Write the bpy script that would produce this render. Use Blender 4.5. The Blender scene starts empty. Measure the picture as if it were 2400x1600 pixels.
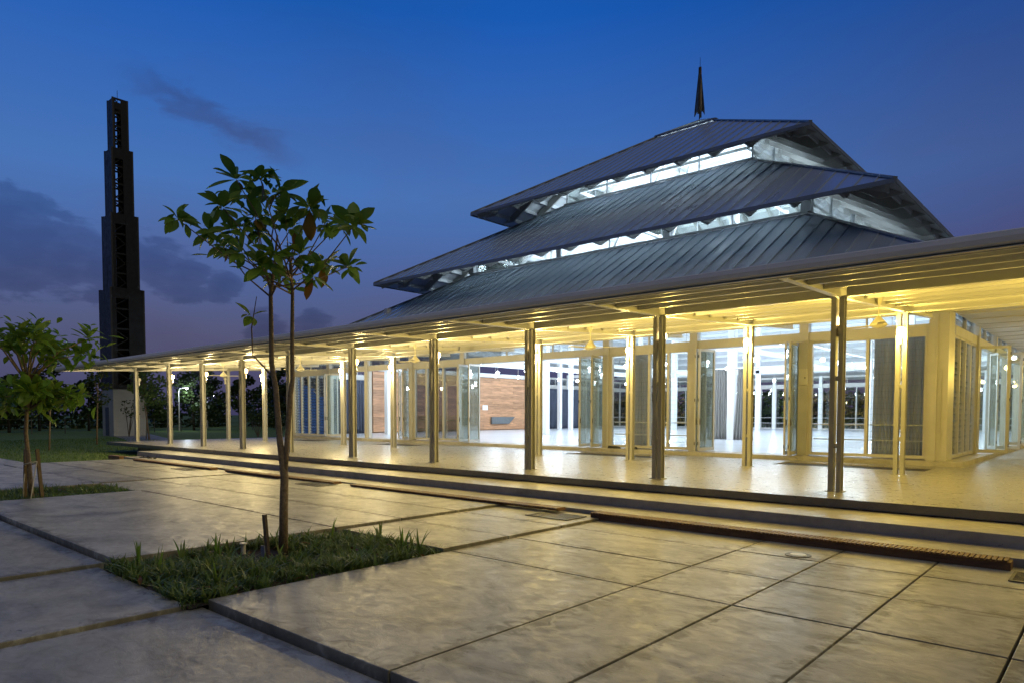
import bpy, bmesh, math, random
from mathutils import Vector, Matrix
R = math.radians
scene = bpy.context.scene
COL = scene.collection
random.seed(7)

# ------------------------------------------------------------------ camera
def make_camera():
    cd = bpy.data.cameras.new('camera'); co = bpy.data.objects.new('camera', cd); COL.objects.link(co)
    yaw, pit, rol = -0.7329, -0.0428, 0.0011
    fw = Vector((math.sin(yaw)*math.cos(pit), math.cos(yaw)*math.cos(pit), math.sin(pit)))
    r = Vector((math.cos(yaw), -math.sin(yaw), 0)); u = r.cross(fw)
    r2 = r*math.cos(rol)+u*math.sin(rol); u2 = u*math.cos(rol)-r*math.sin(rol)
    m = Matrix((r2, u2, -fw)).transposed().to_4x4(); m.translation = (0, 0, 1.8064)
    co.matrix_world = m
    cd.sensor_fit = 'HORIZONTAL'; cd.sensor_width = 36; cd.lens = 1617.65/2400*36
    cd.shift_x = 17.5/2400; cd.shift_y = 237.7/2400
    cd.clip_start = 0.05; cd.clip_end = 3000
    scene.camera = co
make_camera()

# ------------------------------------------------------------------ node helpers
def nn(nt, t, **kw):
    n = nt.nodes.new(t)
    for k, v in kw.items():
        if k.startswith('i_'):
            key = k[2:]
            key = int(key) if key.isdigit() else key.replace('_', ' ')
            n.inputs[key].default_value = v
        else: setattr(n, k, v)
    return n
def ramp(nt, pts, interp='LINEAR'):
    n = nt.nodes.new('ShaderNodeValToRGB'); cr = n.color_ramp; cr.interpolation = interp
    while len(cr.elements) < len(pts): cr.elements.new(0.5)
    for e, (p, c) in zip(cr.elements, pts):
        e.position = p; e.color = (*c, 1) if len(c) == 3 else c
    return n
def math_n(nt, op, a=None, b=None, clamp=False):
    n = nt.nodes.new('ShaderNodeMath'); n.operation = op; n.use_clamp = clamp
    for i, v in enumerate((a, b)):
        if v is None: continue
        if isinstance(v, (int, float)): n.inputs[i].default_value = v
        else: nt.links.new(v, n.inputs[i])
    return n.outputs[0]
def mixc(nt, fac, a, b, mode='MIX'):
    n = nt.nodes.new('ShaderNodeMix'); n.data_type = 'RGBA'; n.blend_type = mode
    for sock, v in ((n.inputs[0], fac), (n.inputs[6], a), (n.inputs[7], b)):
        if isinstance(v, (int, float)): sock.default_value = v
        elif isinstance(v, tuple): sock.default_value = (*v, 1) if len(v) == 3 else v
        else: nt.links.new(v, sock)
    return n.outputs[2]
def vmath(nt, op, a, b):
    n = nt.nodes.new('ShaderNodeVectorMath'); n.operation = op
    for i, v in enumerate((a, b)):
        if isinstance(v, (tuple, Vector)): n.inputs[i].default_value = tuple(v)
        else: nt.links.new(v, n.inputs[i])
    return n

# ------------------------------------------------------------------ dusk sky
SKY = 1.0
CLX, CLY = .0, .0
def make_world():
    w = bpy.data.worlds.new('World'); scene.world = w; w.use_nodes = True
    nt = w.node_tree; nt.nodes.clear(); L = nt.links
    tc = nn(nt, 'ShaderNodeTexCoord'); d = tc.outputs['Generated']
    sep = nn(nt, 'ShaderNodeSeparateXYZ'); L.new(d, sep.inputs[0])
    z = sep.outputs[2]
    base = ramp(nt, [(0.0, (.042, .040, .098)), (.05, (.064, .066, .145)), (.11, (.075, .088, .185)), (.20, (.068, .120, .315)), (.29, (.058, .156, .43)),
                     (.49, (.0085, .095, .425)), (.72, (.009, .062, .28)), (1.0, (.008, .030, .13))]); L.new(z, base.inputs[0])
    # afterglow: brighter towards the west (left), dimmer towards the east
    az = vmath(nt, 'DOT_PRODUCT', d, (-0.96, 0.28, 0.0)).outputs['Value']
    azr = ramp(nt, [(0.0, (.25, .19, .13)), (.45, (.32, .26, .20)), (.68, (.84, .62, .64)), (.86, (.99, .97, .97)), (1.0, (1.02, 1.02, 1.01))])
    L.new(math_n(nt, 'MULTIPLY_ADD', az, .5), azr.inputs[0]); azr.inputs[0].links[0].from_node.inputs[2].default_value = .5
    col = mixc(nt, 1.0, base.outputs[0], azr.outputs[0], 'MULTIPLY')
    # clouds: soft veils everywhere, banks low in the sky
    mp = nn(nt, 'ShaderNodeMapping'); mp.inputs['Scale'].default_value = (1, 1, 2.6); L.new(d, mp.inputs[0])
    n1 = nn(nt, 'ShaderNodeTexNoise', i_Scale=3.0, i_Detail=7.0, i_Roughness=.55, i_Distortion=.3); L.new(mp.outputs[0], n1.inputs[0])
    n2 = nn(nt, 'ShaderNodeTexNoise', i_Scale=7.5, i_Detail=8.0, i_Roughness=.6); L.new(mp.outputs[0], n2.inputs[0])
    mp3 = nn(nt, 'ShaderNodeMapping'); mp3.inputs['Scale'].default_value = (1, 1, 1.9); mp3.inputs['Location'].default_value = (CLX, CLY, 0); L.new(d, mp3.inputs[0])
    n3 = nn(nt, 'ShaderNodeTexNoise', i_Scale=4.2, i_Detail=9.0, i_Roughness=.52, i_Distortion=.15); L.new(mp3.outputs[0], n3.inputs[0])
    veil = ramp(nt, [(.45, (0, 0, 0)), (.75, (1, 1, 1))]); L.new(n1.outputs[0], veil.inputs[0])
    col = mixc(nt, math_n(nt, 'MULTIPLY', veil.outputs[0], .45), col, mixc(nt, 1.0, col, (1.35, .84, .72), 'MULTIPLY'))
    # cumulus banks low in the west, faint shreds elsewhere near the horizon
    dens = None
    for c_, r_ in (((-.957, .206, .204), .060), ((-.951, .233, .201), .052), ((-.946, .266, .186), .044), ((-.936, .302, .176), .036), ((-.962, .215, .180), .045),
                   ((-.970, .10, .19), .09), ((-.913, .361, .189), .030), ((-.904, .389, .174), .030), ((-.88, .43, .165), .022), ((-.83, .53, .11), .03), ((-.865, .48, .115), .026)):
        q = math_n(nt, 'SUBTRACT', 1.0, math_n(nt, 'DIVIDE', vmath(nt, 'DISTANCE', d, c_).outputs['Value'], r_*1.5))
        dens = q if dens is None else math_n(nt, 'MAXIMUM', dens, q)
    n4 = nn(nt, 'ShaderNodeTexNoise', i_Scale=22.0, i_Detail=8.0, i_Roughness=.55, i_Distortion=.2); L.new(mp.outputs[0], n4.inputs[0])
    thr = math_n(nt, 'ADD', dens, math_n(nt, 'MULTIPLY', math_n(nt, 'SUBTRACT', n4.outputs[0], .5), 1.5))
    bank = ramp(nt, [(.22, (0, 0, 0)), (.42, (.75, .75, .75)), (.8, (1, 1, 1))]); L.new(thr, bank.inputs[0])
    col = mixc(nt, math_n(nt, 'MULTIPLY', bank.outputs[0], .85), col, mixc(nt, 1.0, col, (.50, .54, .62), 'MULTIPLY'))
    low = ramp(nt, [(.03, (.5, .5, .5)), (.10, (1, 1, 1)), (.20, (.3, .3, .3)), (.26, (0, 0, 0))]); L.new(z, low.inputs[0])
    shr = ramp(nt, [(.52, (0, 0, 0)), (.66, (1, 1, 1))]); L.new(n3.outputs[0], shr.inputs[0])
    col = mixc(nt, math_n(nt, 'MULTIPLY', math_n(nt, 'MULTIPLY', shr.outputs[0], low.outputs[0]), .3), col, mixc(nt, 1.0, col, (.62, .62, .72), 'MULTIPLY'))
    # one thin drifting streak of dark cloud high in the west
    a0, a1 = Vector((-.866, .313, .389)).normalized(), Vector((-.807, .491, .329)).normalized()
    nrm = a0.cross(a1).normalized(); mid = (a0+a1).normalized(); tang = nrm.cross(mid).normalized()
    wob = math_n(nt, 'MULTIPLY', math_n(nt, 'SUBTRACT', n4.outputs[0], .5), .07)
    dist = math_n(nt, 'ABSOLUTE', math_n(nt, 'ADD', vmath(nt, 'DOT_PRODUCT', d, nrm).outputs['Value'], wob))
    al = math_n(nt, 'ABSOLUTE', vmath(nt, 'DOT_PRODUCT', d, tang).outputs['Value'])
    sm = ramp(nt, [(0.0, (1, 1, 1)), (.026, (0, 0, 0))], 'EASE'); L.new(dist, sm.inputs[0])
    sa = ramp(nt, [(.04, (1, 1, 1)), (.13, (0, 0, 0))], 'EASE'); L.new(al, sa.inputs[0])
    col = mixc(nt, math_n(nt, 'MULTIPLY', math_n(nt, 'MULTIPLY', sm.outputs[0], sa.outputs[0]), .8), col, mixc(nt, 1.0, col, (.95, .62, .60), 'MULTIPLY'))
    # a touch of physical dusk sky under the painted gradient's place: sun just below the horizon
    ns = nn(nt, 'ShaderNodeTexSky', sky_type='NISHITA', sun_disc=False, sun_elevation=R(-4), sun_rotation=R(-74))
    col2 = mixc(nt, .015, col, ns.outputs[0], 'ADD')
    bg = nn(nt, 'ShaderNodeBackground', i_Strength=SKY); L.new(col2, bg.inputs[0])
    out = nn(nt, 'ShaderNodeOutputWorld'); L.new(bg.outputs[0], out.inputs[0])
make_world()
sd = bpy.data.lights.new('sun', 'SUN'); sd.energy = 0.44; sd.angle = R(45); sd.color = (1, .87, .58)
so = bpy.data.objects.new('sun', sd); COL.objects.link(so)
so.rotation_euler = Vector((-.58, .17, -.79)).to_track_quat('-Z', 'Y').to_euler()

scene.view_settings.view_transform = 'Standard'; scene.view_settings.look = 'None'
scene.view_settings.exposure = 0.12; scene.view_settings.gamma = 1.0
scene.view_settings.use_curve_mapping = False
scene.render.engine = 'CYCLES'
cy = scene.cycles
cy.use_denoising = True; cy.max_bounces = 8; cy.diffuse_bounces = 3; cy.glossy_bounces = 3; cy.transmission_bounces = 4
cy.transparent_max_bounces = 24; cy.sample_clamp_indirect = 4.0; cy.caustics_reflective = False; cy.caustics_refractive = False
WARM = (1.0, .70, .13); WARM_PALE = (1.0, .77, .34); COOL = (.70, .85, 1.0)

# ------------------------------------------------------------------ materials
MAT = {}
def mat(name, col, rough=.5, metal=0.0, var=0.0, vscale=3.0, bump=0.0, bscale=20.0, stretch=None, spec=.5, rnd=0.0, obj_space=False):
    m = bpy.data.materials.new(name); m.use_nodes = True; nt = m.node_tree; L = nt.links
    b = nt.nodes['Principled BSDF']
    b.inputs['Roughness'].default_value = rough; b.inputs['Metallic'].default_value = metal
    b.inputs['Specular IOR Level'].default_value = spec
    b.inputs['Base Color'].default_value = (*col, 1)
    if var or bump or rnd:
        if obj_space: src = nn(nt, 'ShaderNodeTexCoord').outputs['Object']
        else: src = nn(nt, 'ShaderNodeNewGeometry').outputs['Position']
        if stretch:
            mp = nn(nt, 'ShaderNodeMapping'); mp.inputs['Scale'].default_value = stretch; L.new(src, mp.inputs[0]); src = mp.outputs[0]
        c = None
        if var:
            n = nn(nt, 'ShaderNodeTexNoise', i_Scale=vscale, i_Detail=8.0, i_Roughness=.62); L.new(src, n.inputs[0])
            lo = tuple(x*(1-var) for x in col); hi = tuple(min(1, x*(1+var)) for x in col)
            r = ramp(nt, [(.3, lo), (.7, hi)]); L.new(n.outputs[0], r.inputs[0]); c = r.outputs[0]
            rr = ramp(nt, [(.3, (min(1, rough*1.15),)*3), (.7, (rough*.8,)*3)]); L.new(n.outputs[0], rr.inputs[0]); L.new(rr.outputs[0], b.inputs['Roughness'])
        if rnd:
            oi = nn(nt, 'ShaderNodeObjectInfo')
            f = math_n(nt, 'MULTIPLY_ADD', oi.outputs['Random'], 2*rnd); f.node.inputs[2].default_value = 1-rnd
            cc = nn(nt, 'ShaderNodeCombineColor')
            for i in range(3): L.new(f, cc.inputs[i])
            c = mixc(nt, 1.0, c if c else col, cc.outputs[0], 'MULTIPLY')
        if c: L.new(c, b.inputs['Base Color'])
        if bump:
            n2 = nn(nt, 'ShaderNodeTexNoise', i_Scale=bscale, i_Detail=6.0); L.new(src, n2.inputs[0])
            bp = nn(nt, 'ShaderNodeBump', i_Strength=bump, i_Distance=.02); L.new(n2.outputs[0], bp.inputs['Height']); L.new(bp.outputs[0], b.inputs['Normal'])
    MAT[name] = m; return m
def emit(name, col, s):
    m = bpy.data.materials.new(name); m.use_nodes = True; nt = m.node_tree; nt.nodes.clear()
    e = nn(nt, 'ShaderNodeEmission', i_Strength=s); e.inputs[0].default_value = (*col, 1)
    o = nn(nt, 'ShaderNodeOutputMaterial'); nt.links.new(e.outputs[0], o.inputs[0]); MAT[name] = m; return m

mat('white_paint', (.64, .64, .62), .42, var=.05, vscale=1.2)
mat('white_wall', (.80, .81, .82), .55, var=.03, vscale=1.0)
mat('frame_paint', (.50, .49, .46), .38, var=.07, vscale=2.0)
mat('steel_paint', (.44, .44, .43), .42, var=.08, vscale=2.5)
mat('roof_metal', (.56, .65, .78), .32, metal=.45, var=.04, vscale=.6, stretch=(1, .35, .35), rnd=.06)
mat('flashing', (.34, .36, .38), .45, metal=.3, var=.12, vscale=1.0)
mat('gutter_metal', (.84, .83, .82), .5, metal=.0, var=.08, vscale=.9, stretch=(.6, 2, 6))
mat('sheet_metal', (.50, .49, .46), .55, var=.06, vscale=.8)
mat('soffit_paint', (.74, .76, .78), .5, var=.05)
mat('hall_floor', (.74, .76, .80), .22, var=.06, vscale=.7)
mat('timber_board', (.45, .235, .12), .5, var=.35, vscale=1.6, stretch=(3, .8, 9), rnd=.22)
mat('deck_wood', (.20, .105, .045), .6, var=.35, vscale=4.0, stretch=(1.2, 8, 8), rnd=.1)
mat('curtain_dark', (.045, .055, .085), .8, var=.2, vscale=3.0, stretch=(1, 1, .2))
mat('dark_steel', (.028, .026, .026), .55, metal=.3, var=.3, vscale=3)
mat('tower_edge', (.075, .068, .062), .55, metal=.3)
mat('tower_wall', (.42, .42, .42), .6, var=.12, vscale=1.2, bump=.1)
mat('tower_door', (.09, .11, .16), .5)
mat('finial_metal', (.16, .13, .105), .38, metal=.7, var=.3, vscale=4)
mat('black_rubber', (.012, .012, .012), .5)
mat('fan_paint', (.70, .66, .50), .4)
mat('soil', (.055, .042, .028), .95, var=.4, vscale=9, bump=.8, bscale=25)
mat('joint_fill', (.030, .026, .022), .95, var=.4, vscale=8)
mat('pebble_dark', (.035, .03, .025), .7, var=.6, vscale=30, bump=1.0, bscale=40)
mat('grate_steel', (.12, .12, .12), .5, metal=.5, var=.3, vscale=9)
mat('bark', (.24, .18, .12), .8, var=.35, vscale=22, bump=.6, bscale=45)
mat('bark_dark', (.07, .055, .04), .85, var=.35, vscale=14, bump=.5, bscale=30)
mat('stake_wood', (.17, .125, .075), .8, var=.3, vscale=12, stretch=(3, 3, .6), bump=.3)
mat('rope', (.55, .52, .45), .8, var=.1)
mat('sign_plate', (.20, .24, .33), .4, var=.1)
mat('pipe_white', (.62, .60, .55), .5, var=.1)
mat('plastic_box', (.62, .60, .53), .4)
mat('stone_grey', (.12, .13, .135), .45, var=.15, vscale=4)
mat('paper_white', (.78, .78, .77), .6)
mat('path_concrete', (.20, .20, .19), .7, var=.2, vscale=1)

def leafmat(name, c1, c2, trans=.35):
    m = bpy.data.materials.new(name); m.use_nodes = True; nt = m.node_tree; L = nt.links
    b = nt.nodes['Principled BSDF']; b.inputs['Roughness'].default_value = .42
    oi = nn(nt, 'ShaderNodeObjectInfo'); geo = nn(nt, 'ShaderNodeNewGeometry')
    n = nn(nt, 'ShaderNodeTexNoise', i_Scale=3.5, i_Detail=3.0); L.new(geo.outputs['Position'], n.inputs[0])
    f = math_n(nt, 'ADD', math_n(nt, 'MULTIPLY', oi.outputs['Random'], .6), math_n(nt, 'SUBTRACT', math_n(nt, 'MULTIPLY', n.outputs[0], 1.6), .6), True)
    c = mixc(nt, f, c1, c2); L.new(c, b.inputs['Base Color'])
    t = nn(nt, 'ShaderNodeBsdfTranslucent'); L.new(c, t.inputs[0])
    mx = nn(nt, 'ShaderNodeMixShader', i_0=trans); out = nt.nodes['Material Output']
    L.new(b.outputs[0], mx.inputs[1]); L.new(t.outputs[0], mx.inputs[2]); L.new(mx.outputs[0], out.inputs[0])
    MAT[name] = m
leafmat('leaf_green', (.12, .27, .035), (.23, .34, .05), .45)
leafmat('leaf_dark', (.08, .20, .03), (.16, .27, .04), .4)
leafmat('leaf_rust', (.20, .075, .02), (.17, .13, .025))
leafmat('leaf_bright', (.15, .30, .03), (.27, .36, .05), .45)
leafmat('foliage', (.035, .065, .018), (.065, .095, .028), .25)
leafmat('grass_blade', (.09, .18, .025), (.17, .24, .045), .4)
leafmat('cover_leaf', (.11, .20, .045), (.21, .27, .08), .4)

def fabric(name, col, trans):
    m = mat(name, col, .85, var=.12, vscale=3.0, stretch=(1, 1, .2)); nt = m.node_tree; L = nt.links
    b = nt.nodes['Principled BSDF']; t = nn(nt, 'ShaderNodeBsdfTranslucent'); t.inputs[0].default_value = (*col, 1)
    mx = nn(nt, 'ShaderNodeMixShader', i_0=trans); L.new(b.outputs[0], mx.inputs[1]); L.new(t.outputs[0], mx.inputs[2]); L.new(mx.outputs[0], nt.nodes['Material Output'].inputs[0])
fabric('curtain_grey', (.50, .49, .47), .45)
def glassmat():
    m = bpy.data.materials.new('glass'); m.use_nodes = True; nt = m.node_tree; nt.nodes.clear(); L = nt.links
    tr = nn(nt, 'ShaderNodeBsdfTransparent'); tr.inputs[0].default_value = (.945, .965, .955, 1)
    gl = nn(nt, 'ShaderNodeBsdfGlossy', i_Roughness=.01); gl.inputs[0].default_value = (.95, .97, .97, 1)
    lw = nn(nt, 'ShaderNodeFresnel', i_IOR=1.48)
    f = math_n(nt, 'MULTIPLY', lw.outputs[0], .85, True)
    mx = nn(nt, 'ShaderNodeMixShader'); L.new(f, mx.inputs[0]); L.new(tr.outputs[0], mx.inputs[1]); L.new(gl.outputs[0], mx.inputs[2])
    o = nn(nt, 'ShaderNodeOutputMaterial'); L.new(mx.outputs[0], o.inputs[0]); MAT['glass'] = m
    m2 = m.copy(); m2.name = 'glass_green'; MAT['glass_green'] = m2
    n2 = m2.node_tree; n2.nodes['Transparent BSDF'].inputs[0].default_value = (.90, .95, .935, 1)
    df = nn(n2, 'ShaderNodeBsdfTranslucent'); df.inputs[0].default_value = (.75, .84, .80, 1); d2 = nn(n2, 'ShaderNodeBsdfDiffuse'); d2.inputs[0].default_value = (.75, .84, .80, 1)
    ad = nn(n2, 'ShaderNodeMixShader', i_0=.5); n2.links.new(df.outputs[0], ad.inputs[1]); n2.links.new(d2.outputs[0], ad.inputs[2])  # milky share in the glass colour imitates glare and layered reflections
    mx2 = nn(n2, 'ShaderNodeMixShader', i_0=.09); src = [x for x in n2.nodes if x.type == 'MIX_SHADER' and x not in (ad, mx2)][0]
    n2.links.new(src.outputs[0], mx2.inputs[1]); n2.links.new(ad.outputs[0], mx2.inputs[2]); n2.links.new(mx2.outputs[0], [x for x in n2.nodes if x.type == 'OUTPUT_MATERIAL'][0].inputs[0])
glassmat()

def concrete(name, col, lo, hi, rough, swirl=True, brick=False, edge=False):
    m = bpy.data.materials.new(name); m.use_nodes = True; nt = m.node_tree; L = nt.links
    b = nt.nodes['Principled BSDF']; pos = nn(nt, 'ShaderNodeNewGeometry').outputs['Position']
    mp = nn(nt, 'ShaderNodeMapping'); mp.inputs['Scale'].default_value = (1.0, 1.5, 1); mp.inputs['Rotation'].default_value = (0, 0, .6); L.new(pos, mp.inputs[0])
    n1 = nn(nt, 'ShaderNodeTexNoise', i_Scale=.75, i_Detail=9.0, i_Roughness=.58, i_Distortion=1.6); L.new(mp.outputs[0], n1.inputs[0])
    n2 = nn(nt, 'ShaderNodeTexNoise', i_Scale=5.5, i_Detail=8.0, i_Roughness=.65, i_Distortion=.9); L.new(mp.outputs[0], n2.inputs[0])
    n3 = nn(nt, 'ShaderNodeTexNoise', i_Scale=60.0, i_Detail=4.0); L.new(pos, n3.inputs[0])
    r1 = ramp(nt, [(.32, (lo,)*3), (.5, (1, 1, 1)), (.68, (hi,)*3)]); L.new(n1.outputs[0], r1.inputs[0])
    r2 = ramp(nt, [(.30, (.84,)*3), (.52, (1, 1, 1)), (.70, (1.10,)*3)]); L.new(n2.outputs[0], r2.inputs[0])
    c = mixc(nt, 1.0, mixc(nt, 1.0, col, r1.outputs[0], 'MULTIPLY'), r2.outputs[0], 'MULTIPLY')
    # scattered small dark specks and scuffs
    v = nn(nt, 'ShaderNodeTexNoise', i_Scale=11.0, i_Detail=3.0, i_Roughness=.5, i_Distortion=.6); L.new(mp.outputs[0], v.inputs[0])
    sp = ramp(nt, [(.235, (.38,)*3), (.285, (1, 1, 1))]); L.new(v.outputs[0], sp.inputs[0])
    c = mixc(nt, 1.0, c, sp.outputs[0], 'MULTIPLY')
    oi = nn(nt, 'ShaderNodeObjectInfo')
    f = math_n(nt, 'MULTIPLY_ADD', oi.outputs['Random'], .26 if edge else .14); f.node.inputs[2].default_value = .87 if edge else .93
    cc = nn(nt, 'ShaderNodeCombineColor')
    for i in range(3): L.new(f, cc.inputs[i])
    c = mixc(nt, 1.0, c, cc.outputs[0], 'MULTIPLY')
    if edge:   # dirt gathered along the slab edges and joints
        at = nn(nt, 'ShaderNodeAttribute', attribute_name='edge')
        e = math_n(nt, 'ADD', at.outputs['Fac'], math_n(nt, 'MULTIPLY', math_n(nt, 'SUBTRACT', n2.outputs[0], .5), 2.2))
        e = math_n(nt, 'ADD', e, math_n(nt, 'MULTIPLY', math_n(nt, 'SUBTRACT', n1.outputs[0], .5), 1.6))
        er = ramp(nt, [(.08, (.66, .64, .60)), (.50, (1, 1, 1))]); L.new(e, er.inputs[0])
        c = mixc(nt, 1.0, c, er.outputs[0], 'MULTIPLY')
    if brick:
        bt = nn(nt, 'ShaderNodeTexBrick', i_Scale=1.0, i_Mortar_Size=.008); bt.inputs['Color1'].default_value = (1, 1, 1, 1); bt.inputs['Color2'].default_value = (.95, .95, .95, 1); bt.inputs['Mortar'].default_value = (.72, .72, .72, 1)
        bt.inputs['Brick Width'].default_value = .4; bt.inputs['Row Height'].default_value = .1; L.new(pos, bt.inputs[0])
        c = mixc(nt, 1.0, c, bt.outputs[0], 'MULTIPLY')
    L.new(c, b.inputs['Base Color'])
    rr = ramp(nt, [(.3, (rough*1.35,)*3), (.7, (rough*.75,)*3)]); L.new(n2.outputs[0], rr.inputs[0]); L.new(rr.outputs[0], b.inputs['Roughness'])
    h = math_n(nt, 'ADD', math_n(nt, 'MULTIPLY', n2.outputs[0], 1.0), math_n(nt, 'MULTIPLY', n3.outputs[0], .25))
    bp = nn(nt, 'ShaderNodeBump', i_Strength=.22, i_Distance=.02); L.new(h, bp.inputs['Height']); L.new(bp.outputs[0], b.inputs['Normal'])
    MAT[name] = m
concrete('plaza_concrete', (.405, .395, .335), .60, 1.28, .44, edge=True)
concrete('terrace_concrete', (.31, .30, .27), .88, 1.08, .30, brick=True)
concrete('step_concrete', (.40, .385, .35), .75, 1.12, .42)

def grassmat():
    m = bpy.data.materials.new('lawn_grass'); m.use_nodes = True; nt = m.node_tree; L = nt.links
    b = nt.nodes['Principled BSDF']; b.inputs['Roughness'].default_value = .9
    pos = nn(nt, 'ShaderNodeNewGeometry').outputs['Position']
    n = nn(nt, 'ShaderNodeTexNoise', i_Scale=1.4, i_Detail=9.0, i_Roughness=.7); L.new(pos, n.inputs[0])
    r = ramp(nt, [(.3, (.06, .115, .016)), (.55, (.11, .18, .028)), (.75, (.15, .20, .04))]); L.new(n.outputs[0], r.inputs[0]); L.new(r.outputs[0], b.inputs['Base Color'])
    n2 = nn(nt, 'ShaderNodeTexNoise', i_Scale=28.0, i_Detail=5.0); L.new(pos, n2.inputs[0])
    bp = nn(nt, 'ShaderNodeBump', i_Strength=1.0, i_Distance=.05); L.new(n2.outputs[0], bp.inputs['Height']); L.new(bp.outputs[0], b.inputs['Normal'])
    MAT['lawn_grass'] = m
grassmat()
emit('lamp_warm', (1.0, .66, .24), 26); emit('lamp_cool', (.90, .95, 1.0), 30); emit('lamp_street', (.85, .95, 1.0), 60)
emit('uplight_cool', (.90, .95, 1.0), 12)

# ------------------------------------------------------------------ mesh helpers
class MB:
    def __init__(s): s.v = []; s.f = []
    def poly(s, pts):
        i = len(s.v); s.v += [tuple(p) for p in pts]; s.f.append(tuple(range(i, i+len(pts)))); return s
    def box(s, x0, x1, y0, y1, z0, z1):
        x0, x1 = min(x0, x1), max(x0, x1); y0, y1 = min(y0, y1), max(y0, y1); z0, z1 = min(z0, z1), max(z0, z1)
        i = len(s.v)
        s.v += [(x0, y0, z0), (x1, y0, z0), (x1, y1, z0), (x0, y1, z0), (x0, y0, z1), (x1, y0, z1), (x1, y1, z1), (x0, y1, z1)]
        s.f += [tuple(i+k for k in q) for q in ((3, 2, 1, 0), (4, 5, 6, 7), (0, 1, 5, 4), (1, 2, 6, 5), (2, 3, 7, 6), (3, 0, 4, 7))]; return s
    def prism(s, base, off):
        """closed prism: polygon base (3d points) extruded by the vector off"""
        n = len(base); i = len(s.v); off = Vector(off)
        s.v += [tuple(p) for p in base] + [tuple(Vector(p)+off) for p in base]
        s.f.append(tuple(range(i+n-1, i-1, -1))); s.f.append(tuple(range(i+n, i+2*n)))
        for k in range(n): s.f.append((i+k, i+(k+1) % n, i+n+(k+1) % n, i+n+k))
        return s
    def bar(s, p0, p1, w, h):
        """box beam between two points, w across, h deep"""
        p0, p1 = Vector(p0), Vector(p1); d = (p1-p0).normalized()
        up = Vector((0, 0, 1)) if abs(d.z) < .95 else Vector((0, 1, 0))
        a = d.cross(up).normalized()*w/2; b = a.cross(d).normalized()*h/2
        return s.prism([p0+a+b, p0-a+b, p0-a-b, p0+a-b], p1-p0)
    def tube(s, pts, rad, n=7, cap=True):
        pts = [Vector(p) for p in pts]; rings = []
        for k, p in enumerate(pts):
            d = (pts[min(k+1, len(pts)-1)]-pts[max(k-1, 0)]).normalized()
            ref = Vector((0, 0, 1)) if abs(d.z) < .9 else Vector((1, 0, 0))
            a = d.cross(ref).normalized(); b = d.cross(a).normalized(); r = rad[k] if isinstance(rad, (list, tuple)) else rad
            i = len(s.v); rings.append(i)
            for j in range(n):
                t = 2*math.pi*j/n; s.v.append(tuple(p+a*math.cos(t)*r+b*math.sin(t)*r))
        for i, j in zip(rings, rings[1:]):
            for k in range(n): s.f.append((i+k, i+(k+1) % n, j+(k+1) % n, j+k))
        if cap: s.f.append(tuple(rings[0]+k for k in range(n))[::-1]); s.f.append(tuple(rings[-1]+k for k in range(n)))
        return s
    def lathe(s, prof, c=(0, 0, 0), n=12):
        rings = []
        for r, z in prof:
            i = len(s.v); rings.append(i)
            for j in range(n):
                t = 2*math.pi*j/n; s.v.append((c[0]+r*math.cos(t), c[1]+r*math.sin(t), c[2]+z))
        for i, j in zip(rings, rings[1:]):
            for k in range(n): s.f.append((i+k, i+(k+1) % n, j+(k+1) % n, j+k))
        s.f.append(tuple(rings[0]+k for k in range(n))[::-1]); s.f.append(tuple(rings[-1]+k for k in range(n))); return s
    def mesh(s, name, m, smooth=False):
        me = bpy.data.meshes.new(name); me.from_pydata(s.v, [], s.f); me.materials.append(MAT[m]); me.update()
        bm = bmesh.new(); bm.from_mesh(me)
        if len(s.f) < 60000: bmesh.ops.recalc_face_normals(bm, faces=bm.faces)
        bm.to_mesh(me); bm.free()
        if smooth: me.polygons.foreach_set('use_smooth', [True]*len(me.polygons))
        return me
    def build(s, name, m, parent=None, smooth=False, bevel=0, **props):
        return link(name, s.mesh(name, m, smooth), parent, bevel=bevel, **props)
def link(name, me, parent=None, loc=None, rot=None, world=True, bevel=0, **props):
    o = bpy.data.objects.new(name, me); COL.objects.link(o)
    if parent is not None:
        o.parent = parent
        if world and parent.type == 'EMPTY': o.matrix_parent_inverse = Matrix.Translation(-Vector(parent.location))
    if loc: o.location = loc
    if rot: o.rotation_euler = rot
    if bevel:
        md = o.modifiers.new('bevel', 'BEVEL'); md.width = bevel; md.segments = 2; md.limit_method = 'ANGLE'
    for k, v in props.items(): o[k] = v
    return o
def thing(name, label, cat, loc=(0, 0, 0), group=None, rot=None):
    o = bpy.data.objects.new(name, None); COL.objects.link(o); o.location = loc; o['label'] = label; o['category'] = cat
    o.empty_display_size = .2
    if rot: o.rotation_euler = rot
    if group: o['group'] = group
    return o
def tag(o, label, cat, group=None):
    o['label'] = label; o['category'] = cat
    if group: o['group'] = group
    return o
def light(parent, loc, w, col, size=.05, world=False):
    ld = bpy.data.lights.new('lamp_light', 'POINT'); ld.energy = w; ld.color = col; ld.shadow_soft_size = size
    o = bpy.data.objects.new('lamp_light', ld); COL.objects.link(o); o.parent = parent; o.location = loc
    return o
def copy_tree(o, parent=None):
    c = o.copy(); COL.objects.link(c); c.parent = parent
    for ch in [x for x in bpy.data.objects if x.parent == o]: copy_tree(ch, c)
    return c

# ================================================================== SETTING
TZ = .42     # terrace level
FZ = .55     # hall floor level
g = MB()
for (x0, x1, y0, y1) in ((-700, -50, -500, 6.95), (-700, -28.6, 6.95, 10.1), (-700, 500, 10.1, 900), (12, 500, -500, 10.1), (-50, 12, -500, -6)):
    g.poly([(x0, y0, -.07), (x1, y0, -.07), (x1, y1, -.07), (x0, y1, -.07)])
g.build('lawn_ground', 'lawn_grass', kind='structure')

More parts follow.
